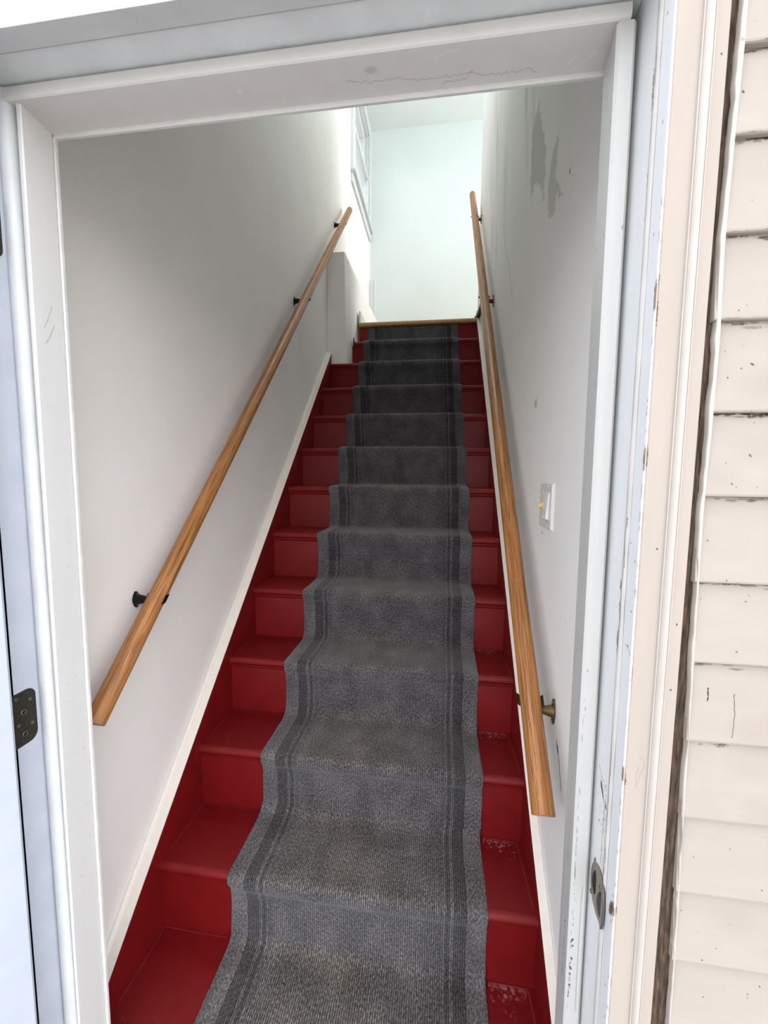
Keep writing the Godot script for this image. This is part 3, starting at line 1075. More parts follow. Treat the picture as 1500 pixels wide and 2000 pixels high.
# ------------------------------------------------------------------ door frame
func door_frame():
	var fr := setting("trim_1", "worn white wooden door frame with stops, hinge leaves and strike", "door frame")
	# jamb boards: rebate face at x 0.047 and 0.9235
	obj("jamb", one_box(Vector3(0.021, -0.36, 0.061), Vector3(0.047, HEAD + 0.028, 0.1712), 0.001), M.jamb_left, fr)
	obj("jamb", one_box(Vector3(0.9235, -0.36, 0.061), Vector3(0.9505, HEAD + 0.028, 0.1602), 0.0008), jamb_board(), fr)
	obj("head_jamb", one_box(Vector3(0.047, HEAD, 0.061), Vector3(0.9235, HEAD + 0.028, 0.161), 0.001), M.white, fr)
	# stops. Left: a wide board, and in front of it a rounded strip that has sprung away at the top
	var st := new_st()
	var c := []
	for i in 8:
		var z := 0.116 if i & 4 else 0.060
		var top := (i & 2) != 0
		var x := (0.0725 if top else 0.0700) if not (i & 1) else ((0.0815 if top else 0.0745) if i & 4 else (0.0735 if not top else 0.0765))
		c.append(Vector3(x, HEAD - 0.004 if top else -0.02, z))
	hexa(st, c, 0.002)
	obj("stop_board", st, stop_left_board(), fr)
	st = new_st()
	var sp := [Vector2(0.0, 0.0), Vector2(0.0, 0.010), Vector2(0.003, 0.0135), Vector2(0.008, 0.0155), Vector2(0.014, 0.0155), Vector2(0.0185, 0.013), Vector2(0.0205, 0.009), Vector2(0.0205, 0.0)]
	extrude(st, sp, Vector3(0.049, -0.02, 0.108), Vector3(1, 0, 0), Vector3(0, 0, 1), Vector3(-0.0045, HEAD + 0.016, 0), 60.0)
	obj("stop_strip", st, M.white, fr)
	# right: one thick stop with a rounded nose
	st = new_st()
	c = []
	for i in 8:
		var z := 0.1235 if i & 4 else 0.060
		var x := 0.9218 if i & 1 else (0.8985 if i & 4 else 0.9065)
		if not (i & 1) and (i & 2):
			x -= 0.004
		if (i & 1) and (i & 2):
			x -= 0.005
		c.append(Vector3(x, HEAD - 0.022 if i & 2 else -0.02, z))
	hexa(st, c, 0.0035)
	obj("stop_board", st, stop_right_board(), fr)
	# head stop, nosed at its front
	st = new_st()
	var hp := [Vector2(0.060, 0.0), Vector2(0.060, -0.0205), Vector2(0.1205, -0.0205), Vector2(0.1228, -0.0192), Vector2(0.1238, -0.0165), Vector2(0.1240, -0.0090), Vector2(0.1232, -0.0040), Vector2(0.1205, -0.0005), Vector2(0.118, 0.0)]
	extrude(st, hp, Vector3(0.062, HEAD - 0.002, 0), Vector3(0, 0, 1), Vector3(0, 1, 0), Vector3(0.848, 0, 0), 26.0)
	obj("head_stop", st, head_board(), fr)
	# the thin inner edge of the frame, standing a few millimetres into the opening
	st = new_st()
	box(st, Vector3(0.05, -0.02, 0.0525), Vector3(0.0785, HEAD - 0.02, 0.0605), 0.002)
	obj("inner_edge", st, M.trim_in, fr)
	st = new_st()
	box(st, Vector3(0.07, HEAD - 0.0275, 0.0525), Vector3(0.93, HEAD - 0.005, 0.0605), 0.002)
	obj("inner_edge", st, M.trim_in, fr)
	# caulk bead where the right jamb meets the casing, split in places
	st = new_st()
	var P := []
	var U := []
	for i in 90:
		var y := -0.3 + (HEAD + 0.3) * i / 89.0
		var row := []
		var ur := []
		for k in 5:
			var t := k / 4.0
			var wob := 0.0012 * no.get_noise_2d(y * 9.0, 3.0 + k)
			row.append(Vector3(0.9238 - sin(t * PI) * (0.0028 + 0.0012 * no.get_noise_2d(y * 22.0, 1.0)), y, 0.1585 + t * 0.017 + wob))
			ur.append(Vector2(0.1585 + t * 0.017, -y))
		P.append(row)
		U.append(ur)
	grid(st, P, U, true)
	obj("caulk_bead", st, bead_board(), fr)
	# hinge leaves let into the left jamb
	for y in [0.761, 1.512]:
		var h := Node3D.new()
		h.name = "hinge_leaf"
		fr.add_child(h, true)
		h.set_meta("label", "dull metal hinge leaf with worn screw holes")
		st = new_st()
		var lp := []
		for q in [[0.139, 0.0, 0], [0.129, 0.010, 1]]:
			pass
		var r := 0.014
		lp.append(Vector2(0.168, 0.0))
		lp.append(Vector2(0.168, 0.089))
		for k in 6:
			var a := PI / 2 + PI / 2 * k / 5.0
			lp.append(Vector2(0.127 + r + cos(a) * r, 0.089 - r + sin(a) * r))
		for k in 6:
			var a := PI + PI / 2 * k / 5.0
			lp.append(Vector2(0.127 + r + cos(a) * r, r + sin(a) * r))
		extrude(st, lp, Vector3(0.0462, y, 0), Vector3(0, 0, 1), Vector3(0, 1, 0), Vector3(0.0016, 0, 0))
		obj("leaf", st, M.hinge, h)
		for p in [[0.136, 0.070, 1], [0.1475, 0.054, 2], [0.135, 0.029, 1], [0.1475, 0.0175, 2], [0.156, 0.036, 1], [0.157, 0.080, 1]]:
			st = new_st()
			var cc := Vector3(0.0478, y + p[1], p[0])
			if p[2] == 2:
				torus(st, cc, Vector3.RIGHT, 0.0036, 0.0008)
				obj("screw_ring", st, M.screw, h)
				st = new_st()
				disc(st, cc - Vector3(0.0003, 0, 0), Vector3.RIGHT, 0.0032, 0.0008, 12, 0.2)
				obj("screw_hole", st, M.dark, h)
			else:
				disc(st, cc - Vector3(0.0004, 0, 0), Vector3.RIGHT, 0.0030, 0.0014, 12)
				obj("screw_head", st, M.screw, h)
	# strike plate on the right jamb: a bent brass plate with a dark mortise
	var sk := Node3D.new()
	sk.name = "strike_plate"
	fr.add_child(sk, true)
	sk.set_meta("label", "bent metal strike plate with a dark latch hole")
	st = new_st()
	var fx := 0.9228
	P = []
	U = []
	# outer rim of the plate, curling away at its outer edge
	for i in 17:
		var t := i / 16.0
		var row := []
		var ur := []
		var bulge := pow(maxf(0.0, 1.0 - pow(absf(2.0 * t - 1.0), 2.4)), 0.55)
		for k in 9:
			var q := k / 8.0
			var z := 0.1525 + (q - 0.5) * (0.012 + 0.043 * bulge)
			var y := lerpf(0.6075, 0.6775, t)
			var lip := maxf(0.0, (q - 0.6) / 0.4) * bulge
			row.append(Vector3(fx - 0.0006 - 0.0045 * lip, y, z))
			ur.append(Vector2(z, -y))
		P.append(row)
		U.append(ur)
	grid(st, P, U, true)
	obj("plate", st, M.strike, sk)
	# brighter metal tube that puts a highlight along the outer lip
	st = new_st()
	var lip_path := []
	var lip_r := []
	for i in 15:
		var row: Array = P[i + 1]
		lip_path.append(row[8])
		lip_r.append(0.0013)
	tube(st, lip_path, lip_r, 8)
	obj("lip", st, M.screw, sk)
	# the two openings: ragged latch mortise and the slot beside it
	for hd in [[0.1375, 0.6445, 0.0058, 0.0165, 0.0010], [0.1580, 0.6340, 0.0070, 0.0165, 0.0018]]:
		st = new_st()
		var hp2 := []
		for i in 20:
			var t := TAU * i / 20.0
			var wob := 1.0 + 0.14 * sin(t * 3.0 + hd[0] * 900.0)
			hp2.append(Vector2(cos(t) * hd[2] * wob, sin(t) * hd[3] * wob))
		extrude(st, hp2, Vector3(fx - hd[4], hd[1], hd[0]), Vector3(0, 0, 1), Vector3(0, 1, 0), Vector3(0.006, 0, 0))
		obj("latch_hole", st, M.dark if hd[0] < 0.15 else M.bronze, sk)
	for p in [[0.1290, 0.6205], [0.1560, 0.6560]]:
		st = new_st()
		disc(st, Vector3(fx, p[1], p[0]), Vector3.LEFT, 0.0028, 0.0018, 10)
		obj("screw_head", st, M.screw, sk)

func torus(st: SurfaceTool, c: Vector3, axis: Vector3, R: float, r: float):
	var a := axis.normalized()
	var s := a.cross(Vector3(0.2, 0.9, 0.3)).normalized()
	var u := a.cross(s)
	var P := []
	var U := []
	for i in 17:
		var t := TAU * i / 16.0
		var d := s * cos(t) + u * sin(t)
		var row := []
		var ur := []
		for k in 7:
			var q := TAU * k / 6.0
			row.append(c + d * (R + r * cos(q)) + a * r * sin(q))
			ur.append(Vector2(i, k))
		P.append(row)
		U.append(ur)
	grid(st, P, U)

func jamb_board() -> StandardMaterial3D:
	var b := board(0.095, 0.165, 0.40, 1.79, 1450.0, Color(0.845, 0.85, 0.85), 62, 0.012, Vector2(5, 60))
	var r := RandomNumberGenerator.new()
	r.seed = 606
	var dk := Color(0.035, 0.03, 0.03)
	var gr := Color(0.52, 0.50, 0.46)
	# ragged bolt hole
	area_mark(b, v2([[0.1350, 0.7925], [0.1385, 0.7900], [0.1425, 0.7830], [0.1455, 0.7760], [0.1462, 0.7712], [0.1440, 0.7738], [0.1405, 0.7795], [0.1362, 0.7842], [0.1338, 0.7885]]), dk, 1.0, 0.0008)
	blot(b, 0.1535, 0.7705, 0.0024, 0.0042, 0.4, Color(0.36, 0.34, 0.30), 0.9, 0.5, 0.3)
	for i in 46:
		blot(b, 0.134 + 0.02 * r.randf(), 0.735 + 0.065 * r.randf(), 0.0004 + 0.0009 * r.randf(), 0.0005 + 0.0016 * r.randf(), r.randf() * 2.0, gr, 0.75, 0.6, 0.3)
	crack(b, v2([[0.1275, 0.8085], [0.133, 0.804], [0.138, 0.797], [0.142, 0.789]]), 0.0009, gr, 0.8)
	crack(b, v2([[0.150, 0.765], [0.151, 0.745], [0.149, 0.725], [0.1505, 0.705], [0.149, 0.685]]), 0.0012, gr, 0.8, 0.002)
	for i in 24:
		blot(b, 0.146 + 0.012 * r.randf(), 0.66 + 0.1 * r.randf(), 0.0006, 0.001 + 0.003 * r.randf(), 0.2, gr, 0.6, 0.6, 0.3)
	# torn patch round the strike
	blot(b, 0.132, 0.672, 0.0022, 0.006, -0.5, Color(0.42, 0.36, 0.28), 0.9, 0.6, 0.3)
	blot(b, 0.1575, 0.607, 0.002, 0.005, 0.3, Color(0.45, 0.40, 0.32), 0.8, 0.6, 0.3)
	for i in 40:
		blot(b, 0.124 + 0.036 * r.randf(), 0.42 + 1.3 * r.randf(), 0.0005, 0.0008 + 0.0012 * r.randf(), 0.0, Color(0.66, 0.65, 0.62), 0.6, 0.5, 0.3)
	flakes(b)
	return on_board(b, 0.4, 0.4)

func bead_board() -> StandardMaterial3D:
	var b := board(0.156, 0.178, 0.40, 1.79, 1450.0, Color(0.85, 0.84, 0.82), 63, 0.016, Vector2(8, 90))
	var dk := Color(0.33, 0.28, 0.24)
	crack(b, v2([[0.165, 1.66], [0.1645, 1.63], [0.164, 1.60]]), 0.0012, dk, 0.55)
	crack(b, v2([[0.1595, 1.655], [0.159, 1.52]]), 0.0010, Color(0.62, 0.58, 0.52), 0.8)
	blot(b, 0.1600, 1.60, 0.0022, 0.034, 0.0, Color(0.48, 0.37, 0.32), 0.95, 0.6, 0.25)
	blot(b, 0.1598, 1.525, 0.0020, 0.014, 0.0, Color(0.42, 0.33, 0.28), 0.95, 0.6, 0.25)
	blot(b, 0.1598, 1.485, 0.0016, 0.010, 0.0, Color(0.42, 0.33, 0.28), 0.9, 0.6, 0.25)
	crack(b, v2([[0.1735, 1.46], [0.174, 1.40], [0.1735, 1.33], [0.174, 1.26], [0.1735, 1.18]]), 0.0008, Color(0.45, 0.42, 0.38), 0.6, 0.0006)
	crack(b, v2([[0.1675, 1.150], [0.165, 1.131], [0.1635, 1.112], [0.1675, 1.094], [0.163, 1.070], [0.1625, 1.046], [0.165, 1.029], [0.164, 1.003], [0.162, 0.974]]), 0.0019, dk, 0.9, 0.0016)
	crack(b, v2([[0.162, 0.974], [0.161, 0.953], [0.1615, 0.933], [0.161, 0.89], [0.1625, 0.85], [0.163, 0.827], [0.1645, 0.804], [0.164, 0.775], [0.1655, 0.74]]), 0.0016, dk, 0.8, 0.0022)
	blot(b, 0.161, 1.0645, 0.0022, 0.007, 0.1, dk, 0.95, 0.5, 0.25)
	blot(b, 0.1622, 1.036, 0.0030, 0.010, 0.1, dk, 0.95, 0.5, 0.25)
	blot(b, 0.1615, 0.992, 0.0026, 0.017, 0.05, dk, 0.95, 0.5, 0.25)
	flakes(b)
	for p in [[0.166, 0.715, 0.010], [0.165, 0.690, 0.006], [0.163, 0.655, 0.006]]:
		blot(b, p[0], p[1], 0.0014, p[2], 0.1, Color(0.40, 0.37, 0.32), 0.8, 0.6, 0.3)
	return on_board(b, 0.5, 0.35)

func stop_left_board() -> StandardMaterial3D:
	var b := board(0.055, 0.12, 0.40, 1.76, 1000.0, Color(0.865, 0.855, 0.84), 66, 0.010, Vector2(6, 40))
	var r := RandomNumberGenerator.new()
	r.seed = 808
	var gr := Color(0.55, 0.53, 0.51)
	crack(b, v2([[0.082, 1.462], [0.093, 1.436], [0.099, 1.424]]), 0.0012, gr, 0.28, 0.0004)
	crack(b, v2([[0.080, 1.434], [0.090, 1.412], [0.098, 1.400]]), 0.0012, gr, 0.38, 0.0004)
	for i in 16:
		var z := 0.066 + 0.044 * r.randf()
		var y := 0.45 + 0.75 * r.randf()
		blot(b, z, y, 0.0012 + 0.002 * r.randf(), 0.0006, 0.5, gr, 0.4, 0.5, 0.4)
	return on_board(b, 0.45, 0.4)

func stop_right_board() -> StandardMaterial3D:
	# front and side of the right stop share the map: x/z range is small, the length is y
	var b := board(0.89, 0.925, 0.40, 1.76, 1450.0, Color(0.75, 0.745, 0.73), 64, 0.014, Vector2(6, 60))
	var r := RandomNumberGenerator.new()
	r.seed = 707
	var gr := Color(0.50, 0.48, 0.44)
	for i in 70:
		var y := 0.42 + 0.6 * r.randf() * r.randf() + 0.02 * r.randf()
		blot(b, 0.8995 + 0.0035 * r.randf(), y, 0.0005 + 0.0005 * r.randf(), 0.001 + 0.006 * r.randf(), 0.05, gr, 0.55, 0.7, 0.35)
	for i in 12:
		blot(b, 0.90 + 0.004 * r.randf(), 0.42 + 0.12 * r.randf(), 0.0012, 0.0016, 0.3, Color(0.15, 0.14, 0.13), 0.85, 0.5, 0.3)
	blot(b, 0.9145, 1.502, 0.0022, 0.0028, 0.0, Color(0.58, 0.52, 0.36), 0.85, 0.5, 0.3)
	blot(b, 0.9145, 1.502, 0.0009, 0.0012, 0.0, Color(0.2, 0.18, 0.12), 0.85, 0.5, 0.3)
	crack(b, v2([[0.9125, 0.62], [0.912, 0.50], [0.9125, 0.42]]), 0.0008, gr, 0.6, 0.0003)
	return on_board(b, 0.42, 0.4)

func head_board() -> StandardMaterial3D:
	# underside of the head stop: old lifted paint. UVs of extrude() are metres round the outline (u) and along (v)
	var b := board(0.0, 0.19, -0.86, 0.0, 1150.0, Color(0.84, 0.825, 0.805), 65, 0.014, Vector2(20, 20))
	var ln := Color(0.66, 0.645, 0.62)
	var hi := Color(0.90, 0.885, 0.86)
	# outline from its start: back face 0..0.0205, underside 0.0205..0.0785
	crack(b, v2([[0.050, -0.50], [0.043, -0.53], [0.046, -0.57], [0.038, -0.60], [0.040, -0.66], [0.034, -0.70], [0.036, -0.74], [0.030, -0.755]]), 0.0012, ln, 0.45, 0.004)
	crack(b, v2([[0.030, -0.63], [0.033, -0.66], [0.045, -0.67]]), 0.0012, ln, 0.4, 0.003)
	crack(b, v2([[0.066, -0.62], [0.070, -0.635], [0.072, -0.65]]), 0.0018, hi, 0.8)
	crack(b, v2([[0.030, -0.40], [0.034, -0.408]]), 0.0018, hi, 0.8)
	crack(b, v2([[0.028, -0.80], [0.040, -0.815], [0.050, -0.822]]), 0.0022, hi, 0.7)
	crack(b, v2([[0.036, -0.79], [0.046, -0.80]]), 0.0022, hi, 0.6)
	blot(b, 0.054, -0.348, 0.003, 0.004, 0.0, hi, 0.7, 0.4, 0.3)
	blot(b, 0.060, -0.535, 0.005, 0.008, 0.0, ln, 0.5, 0.5, 0.5)
	return on_board_uv(b)

func on_board_uv(b: Board) -> StandardMaterial3D:
	var m := StandardMaterial3D.new()
	m.albedo_texture = ImageTexture.create_from_image(b.img)
	m.uv1_scale = Vector3(1.0 / b.w, 1.0 / b.h, 1)
	m.uv1_offset = Vector3(-b.x0 / b.w, b.y1 / b.h, 0)
	m.roughness = 0.42
	m.metallic_specular = 0.4
	return m

# ------------------------------------------------------------------ door leaf, opened outwards
func door_leaf():
	var d := setting("door_1", "white panelled door swung open at the left", "door")
	# local frame: hinge corner at the origin, +x along the leaf, -z is its inner face when shut
	d.position = Vector3(0.047, 0.0, 0.172)
	d.rotation.y = -deg_to_rad(118.0)
	var L := 0.868
	var T := 0.042
	var y0 := 0.012
	var y1 := HEAD - 0.004
	obj("stile", one_box(Vector3(0.0, y0, -T), Vector3(0.11, y1, 0.0), 0.0025), M.door, d)
	obj("stile", one_box(Vector3(L - 0.11, y0, -T), Vector3(L, y1, 0.0), 0.0025), M.door, d)
	for r in [[y0, 0.22], [0.78, 0.93], [y1 - 0.12, y1]]:
		obj("rail", one_box(Vector3(0.11, r[0], -T), Vector3(L - 0.11, r[1], 0.0), 0.0025), M.door, d)
	for r in [[0.22, 0.78], [0.93, y1 - 0.12]]:
		var st := new_st()
		box(st, Vector3(0.108, r[0] - 0.002, -T + 0.012), Vector3(L - 0.108, r[1] + 0.002, -0.012), 0.0)
		box(st, Vector3(0.16, r[0] + 0.05, -T + 0.004), Vector3(L - 0.16, r[1] - 0.05, -0.004), 0.007)
		obj("panel", st, M.door, d)
	for y in [0.761, 1.512]:
		var st := new_st()
		tube(st, [Vector3(-0.003, y, 0.004), Vector3(-0.003, y + 0.089, 0.004)], [0.005, 0.005], 12)
		obj("hinge_knuckle", st, M.hinge, d)
	for s in [0.012, -T - 0.012]:
		var st := new_st()
		tube(st, [Vector3(L - 0.06, 0.68, -T / 2 + (0.021 if s > 0 else -0.021)), Vector3(L - 0.06, 0.68, s * 2.2 - (0.0 if s > 0 else -0.03)), Vector3(L - 0.06, 0.68, s * 4.0 + (0.0 if s > 0 else 0.06))], [0.012, 0.014, 0.026], 16)
		obj("door_knob", st, M.brass, d)

# ------------------------------------------------------------------ windows
func window_unit(n: int):
	var left := n == 1
	var w := setting("window_%d" % n, "white sash window high on the left wall above the landing" if left else "white sash window in the end wall of the upstairs hall", "window")
	var z0 := -3.36 if left else -3.42
	var z1 := -2.70 if left else -2.36
	var y0 := 3.56 if left else 3.0
	var y1 := 4.36 if left else 4.30
	var s := 1.0 if left else -1.0          # towards the room
	var xw := WL if left else 3.0
	var sx := func(lo: float, hi: float) -> Array:      # x range measured into the room from the wall face
		return [minf(xw + s * lo, xw + s * hi), maxf(xw + s * lo, xw + s * hi)]
	var b := func(called: String, xs: Array, ya: float, yb: float, za: float, zb: float, m: Material, r := 0.002) -> MeshInstance3D:
		return obj(called, one_box(Vector3(xs[0], ya, za), Vector3(xs[1], yb, zb), r), m, w)
	# casing
	b.call("casing", sx.call(0.0, 0.018), y0 - 0.02, y1 + 0.085, z1, z1 + 0.085, M.white)
	b.call("casing", sx.call(0.0, 0.018), y0 - 0.02, y1 + 0.085, z0 - (0.085 if left else 0.078), z0, M.white)
	b.call("casing", sx.call(0.0, 0.018), y1, y1 + 0.085, z0, z1, M.white)
	b.call("window_stool", sx.call(-0.05, 0.042), y0 - 0.024, y0, z0 - (0.10 if left else 0.078), z1 + 0.10, M.white, 0.005)
	b.call("apron", sx.call(0.0, 0.016), y0 - 0.095, y0 - 0.024, z0 - (0.085 if left else 0.078), z1 + 0.085, M.white)
	# jamb liner
	b.call("liner", sx.call(-0.15, 0.0), y0, y1, z1 - 0.018, z1, M.white)
	b.call("liner", sx.call(-0.15, 0.0), y0, y1, z0, z0 + 0.018, M.white)
	b.call("liner", sx.call(-0.15, 0.0), y1 - 0.018, y1, z0 + 0.018, z1 - 0.018, M.white)
	# two sashes
	var ym := (y0 + y1) / 2.0
	for k in 2:
		var ya := y0 if k == 0 else ym - 0.02
		var yb := ym + 0.02 if k == 0 else y1 - 0.018
		var xa := -0.024 if k == 0 else -0.060
		var xs: Array = sx.call(xa, xa + 0.033)
		var sash := Node3D.new()
		sash.name = "sash"
		w.add_child(sash, true)
		var f := 0.042
		var za := z0 + 0.018
		var zb := z1 - 0.018
		for e in [[ya, yb, za, za + f, "stile"], [ya, yb, zb - f, zb, "stile"], [ya, ya + f, za + f, zb - f, "rail"], [yb - f, yb, za + f, zb - f, "rail"]]:
			obj(e[4], one_box(Vector3(xs[0], e[0], e[2]), Vector3(xs[1], e[1], e[3]), 0.003), M.white, sash)
		var xm: float = (xs[0] + xs[1]) / 2.0
		obj("pane", one_box(Vector3(xm - 0.002, ya + f - 0.004, za + f - 0.004), Vector3(xm + 0.002, yb - f + 0.004, zb - f + 0.004), 0.0), M.glass, sash)

# ------------------------------------------------------------------ carpet runner
func runner():
	# centre line of the carpet's upper face in (z, y), smoothed
	var raw := [Vector2(0.155, 0.008), Vector2(0.0, 0.0085)]
	for k in range(1, 13):
		var yb := (k - 1) * RIS
		var yt := k * RIS
		var zr := -k * RUN - OVR
		var zn := -k * RUN
		raw.append(Vector2(zr + 0.075, yb + 0.0085))
		raw.append(Vector2(zr + 0.030, yb + 0.0095))
		raw.append(Vector2(zr + 0.0125, yb + 0.020))
		raw.append(Vector2(zr + 0.0085, yb + 0.055))
		if k == 12:
			raw.append(Vector2(zr + 0.008, yb + 0.10))
			raw.append(Vector2(zr + 0.010, yt - 0.034))
			break
		raw.append(Vector2(zr + 0.0085, yt - 0.060))
		raw.append(Vector2(zr + 0.0125, yt - 0.040))
		raw.append(Vector2(zn + 0.0075, yt - 0.029))
		raw.append(Vector2(zn + 0.0100, yt - 0.010))
		raw.append(Vector2(zn + 0.0060, yt + 0.0055))
		raw.append(Vector2(zn - 0.0120, yt + 0.0095))
		raw.append(Vector2(zn - 0.040, yt + 0.0085))
	for it in 2:
		var nx := [raw[0]]
		for i in raw.size() - 1:
			nx.append(raw[i].lerp(raw[i + 1], 0.25))
			nx.append(raw[i].lerp(raw[i + 1], 0.75))
		nx.append(raw[raw.size() - 1])
		raw = nx
	# subdivide long flats
	var path := [raw[0]]
	for i in raw.size() - 1:
		var d: float = raw[i].distance_to(raw[i + 1])
		var n := maxi(1, int(d / 0.012))
		for k in n:
			path.append(raw[i].lerp(raw[i + 1], float(k + 1) / n))
	var C := 40
	var P := []
	var U := []
	var K := []
	var s := 0.0
	for i in path.size():
		var p: Vector2 = path[i]
		if i > 0:
			s += p.distance_to(path[i - 1])
		var d: Vector2 = (path[mini(i + 1, path.size() - 1)] - path[maxi(i - 1, 0)]).normalized()
		var nn := Vector2(d.y, -d.x)         # up/forward from the surface
		var rise := p.y
		var xl := 0.197 - 0.026 * smoothstep(0.9, 2.28, rise) + 0.0016 * no.get_noise_2d(s * 14.0, 1.0)
		var xrr := 0.835 - 0.031 * smoothstep(0.9, 2.28, rise) + 0.0016 * no.get_noise_2d(s * 14.0, 9.0)
		if rise < 0.22:
			xl -= 0.004
			xrr -= 0.003
		# flat: light put into the tint, treads paler than risers; mid: brown traffic wear
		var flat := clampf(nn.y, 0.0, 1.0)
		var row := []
		var ur := []
		var kr := []
		for j in C + 1:
			var t := float(j) / C
			var edge := minf(t, 1.0 - t) * 0.64
			var drop := 0.0
			if edge < 0.006:
				drop = 0.006 * (1.0 - edge / 0.006)
			var wave := 0.0011 * no.get_noise_2d(s * 9.0, t * 6.0) + 0.0005 * no.get_noise_2d(s * 60.0, t * 50.0)
			row.append(Vector3(lerpf(xl, xrr, t), p.y + nn.y * (wave - drop), p.x + nn.x * (wave - drop)))
			ur.append(Vector2(t, s / 0.64))
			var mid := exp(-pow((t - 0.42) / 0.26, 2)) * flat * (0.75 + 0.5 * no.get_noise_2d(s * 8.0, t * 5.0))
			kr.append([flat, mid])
		P.append(row)
		U.append(ur)
		K.append(kr)
	var st := new_st()
	var R := P.size()
	var N := []
	for i in R:
		var rn := []
		for j in C + 1:
			var a: Vector3 = P[mini(i + 1, R - 1)][j] - P[maxi(i - 1, 0)][j]
			var b: Vector3 = P[i][mini(j + 1, C)] - P[i][maxi(j - 1, 0)]
			rn.append(b.cross(a).normalized())
		N.append(rn)
	for i in R:
		for j in C + 1:
			var k: Array = K[i][j]
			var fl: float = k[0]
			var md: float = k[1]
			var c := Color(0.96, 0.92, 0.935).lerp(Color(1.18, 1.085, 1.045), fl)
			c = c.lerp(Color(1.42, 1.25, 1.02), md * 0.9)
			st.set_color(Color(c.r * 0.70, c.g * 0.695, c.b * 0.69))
			st.set_normal(N[i][j])
			st.set_uv(U[i][j])
			st.set_tangent(Plane(Vector3.RIGHT, 1.0))
			st.add_vertex(P[i][j])
	for i in R - 1:
		for j in C:
			var a := i * (C + 1) + j
			var b := a + C + 1
			for q in [a, b, b + 1, a, b + 1, a + 1]:
				st.add_index(q)
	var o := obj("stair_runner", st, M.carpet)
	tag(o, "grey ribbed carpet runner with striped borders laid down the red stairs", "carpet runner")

# ------------------------------------------------------------------ handrails
func rail_body(st: SurfaceTool, a: Vector3, b: Vector3, rad: float):
	var d := (b - a).normalized()
	var side := Vector3.RIGHT
	side = (side - d * side.dot(d)).normalized()
	var up := side.cross(d)
	if up.y < 0:
		up = -up
	var L := a.distance_to(b)
	var rings := []
	var vs := []
	var n := 28
	var put := func(c: Vector3, k: float, v: float):
		var ring := []
		for i in n:
			var t := TAU * i / n - PI / 2
			var x := cos(t)
			var y := sin(t)
			y = maxf(y, -0.80)             # flattened underneath
			ring.append(c + side * x * rad * k + up * y * rad * k)
		rings.append(ring)
		vs.append(v)
	put.call(a, 0.94, 0.0)
	put.call(a + d * 0.0015, 1.0, 0.0)
	for i in range(1, 24):
		put.call(a + d * lerpf(0.0015, L - rad, i / 23.0), 1.0, i / 23.0)
	for i in range(1, 7):
		var q := PI / 2 * i / 6.0
		put.call(a + d * (L - rad + sin(q) * rad), maxf(cos(q), 0.05), 1.0)
	ring_body(st, rings, vs)

func bracket(parent: Node3D, at: Vector3, wallx: float, s: float, mat: Material, rad: float):
	# s: +1 when the wall is towards +x. at: rail axis at the bracket
	var k := Node3D.new()
	k.name = "bracket"
	parent.add_child(k, true)
	var under := at + Vector3(0, -rad * 0.62, rad * 0.62)      # the rail's underside (rail slopes 45 degrees)
	var wy := at.y - (0.032 if s > 0 else 0.014)
	var st := new_st()
	# oval wall plate, screwed above and below
	var pl := []
	for i in 20:
		var t := TAU * i / 20.0
		pl.append(Vector2(cos(t) * 0.0100 * (1.0 - 0.25 * absf(sin(t))), sin(t) * (0.030 if s > 0 else 0.020)))
	extrude(st, pl, Vector3(wallx - s * 0.0005, wy, at.z + 0.012), Vector3(0, 0, 1), Vector3(0, 1, 0), Vector3(-s * 0.004, 0, 0))
	obj("wall_plate", st, mat, k)
	for q in ([-0.021, 0.021] if s > 0 else [-0.013, 0.013]):
		st = new_st()
		disc(st, Vector3(wallx - s * 0.004, wy + q, at.z + 0.012), Vector3(-s, 0, 0), 0.0035, 0.002, 10)
		obj("screw_head", st, M.screw, k)
	# flared arm
	st = new_st()
	var p := []
	var rr := []
	var w0 := Vector3(wallx - s * 0.004, wy, at.z + 0.012)
	var w2 := under + Vector3(0, -0.004, 0.004)
	for i in 11:
		var t := i / 10.0
		var q := w0.lerp(w0 + Vector3(-s * absf(wallx - at.x) * 0.75, 0.002, 0), t).lerp((w0 + Vector3(-s * absf(wallx - at.x) * 0.75, 0.002, 0)).lerp(w2, t), t)
		p.append(q)
		rr.append(0.0085 * pow(1.0 - t, 2.2) + 0.0052)
	tube(st, p, rr, 14)
	obj("arm", st, mat, k)
	# saddle strap across the underside
	st = new_st()
	var along := Vector3(0, 0.7071, -0.7071)
	var dn := Vector3(0, -0.7071, 0.7071)
	var sp := []
	for i in 13:
		var t := lerpf(-1.0, 1.0, i / 12.0)
		sp.append(Vector2(t * 0.029, rad * 0.80 + 0.0032 - 0.006 * pow(absf(t), 4.0)))
	for i in 13:
		var t := lerpf(1.0, -1.0, i / 12.0)
		sp.append(Vector2(t * 0.029, rad * 0.80 + 0.0002 - 0.006 * pow(absf(t), 4.0)))
	extrude(st, sp, at - along * 0.011, Vector3(1, 0, 0), dn, along * 0.022)
	obj("saddle", st, mat, k)

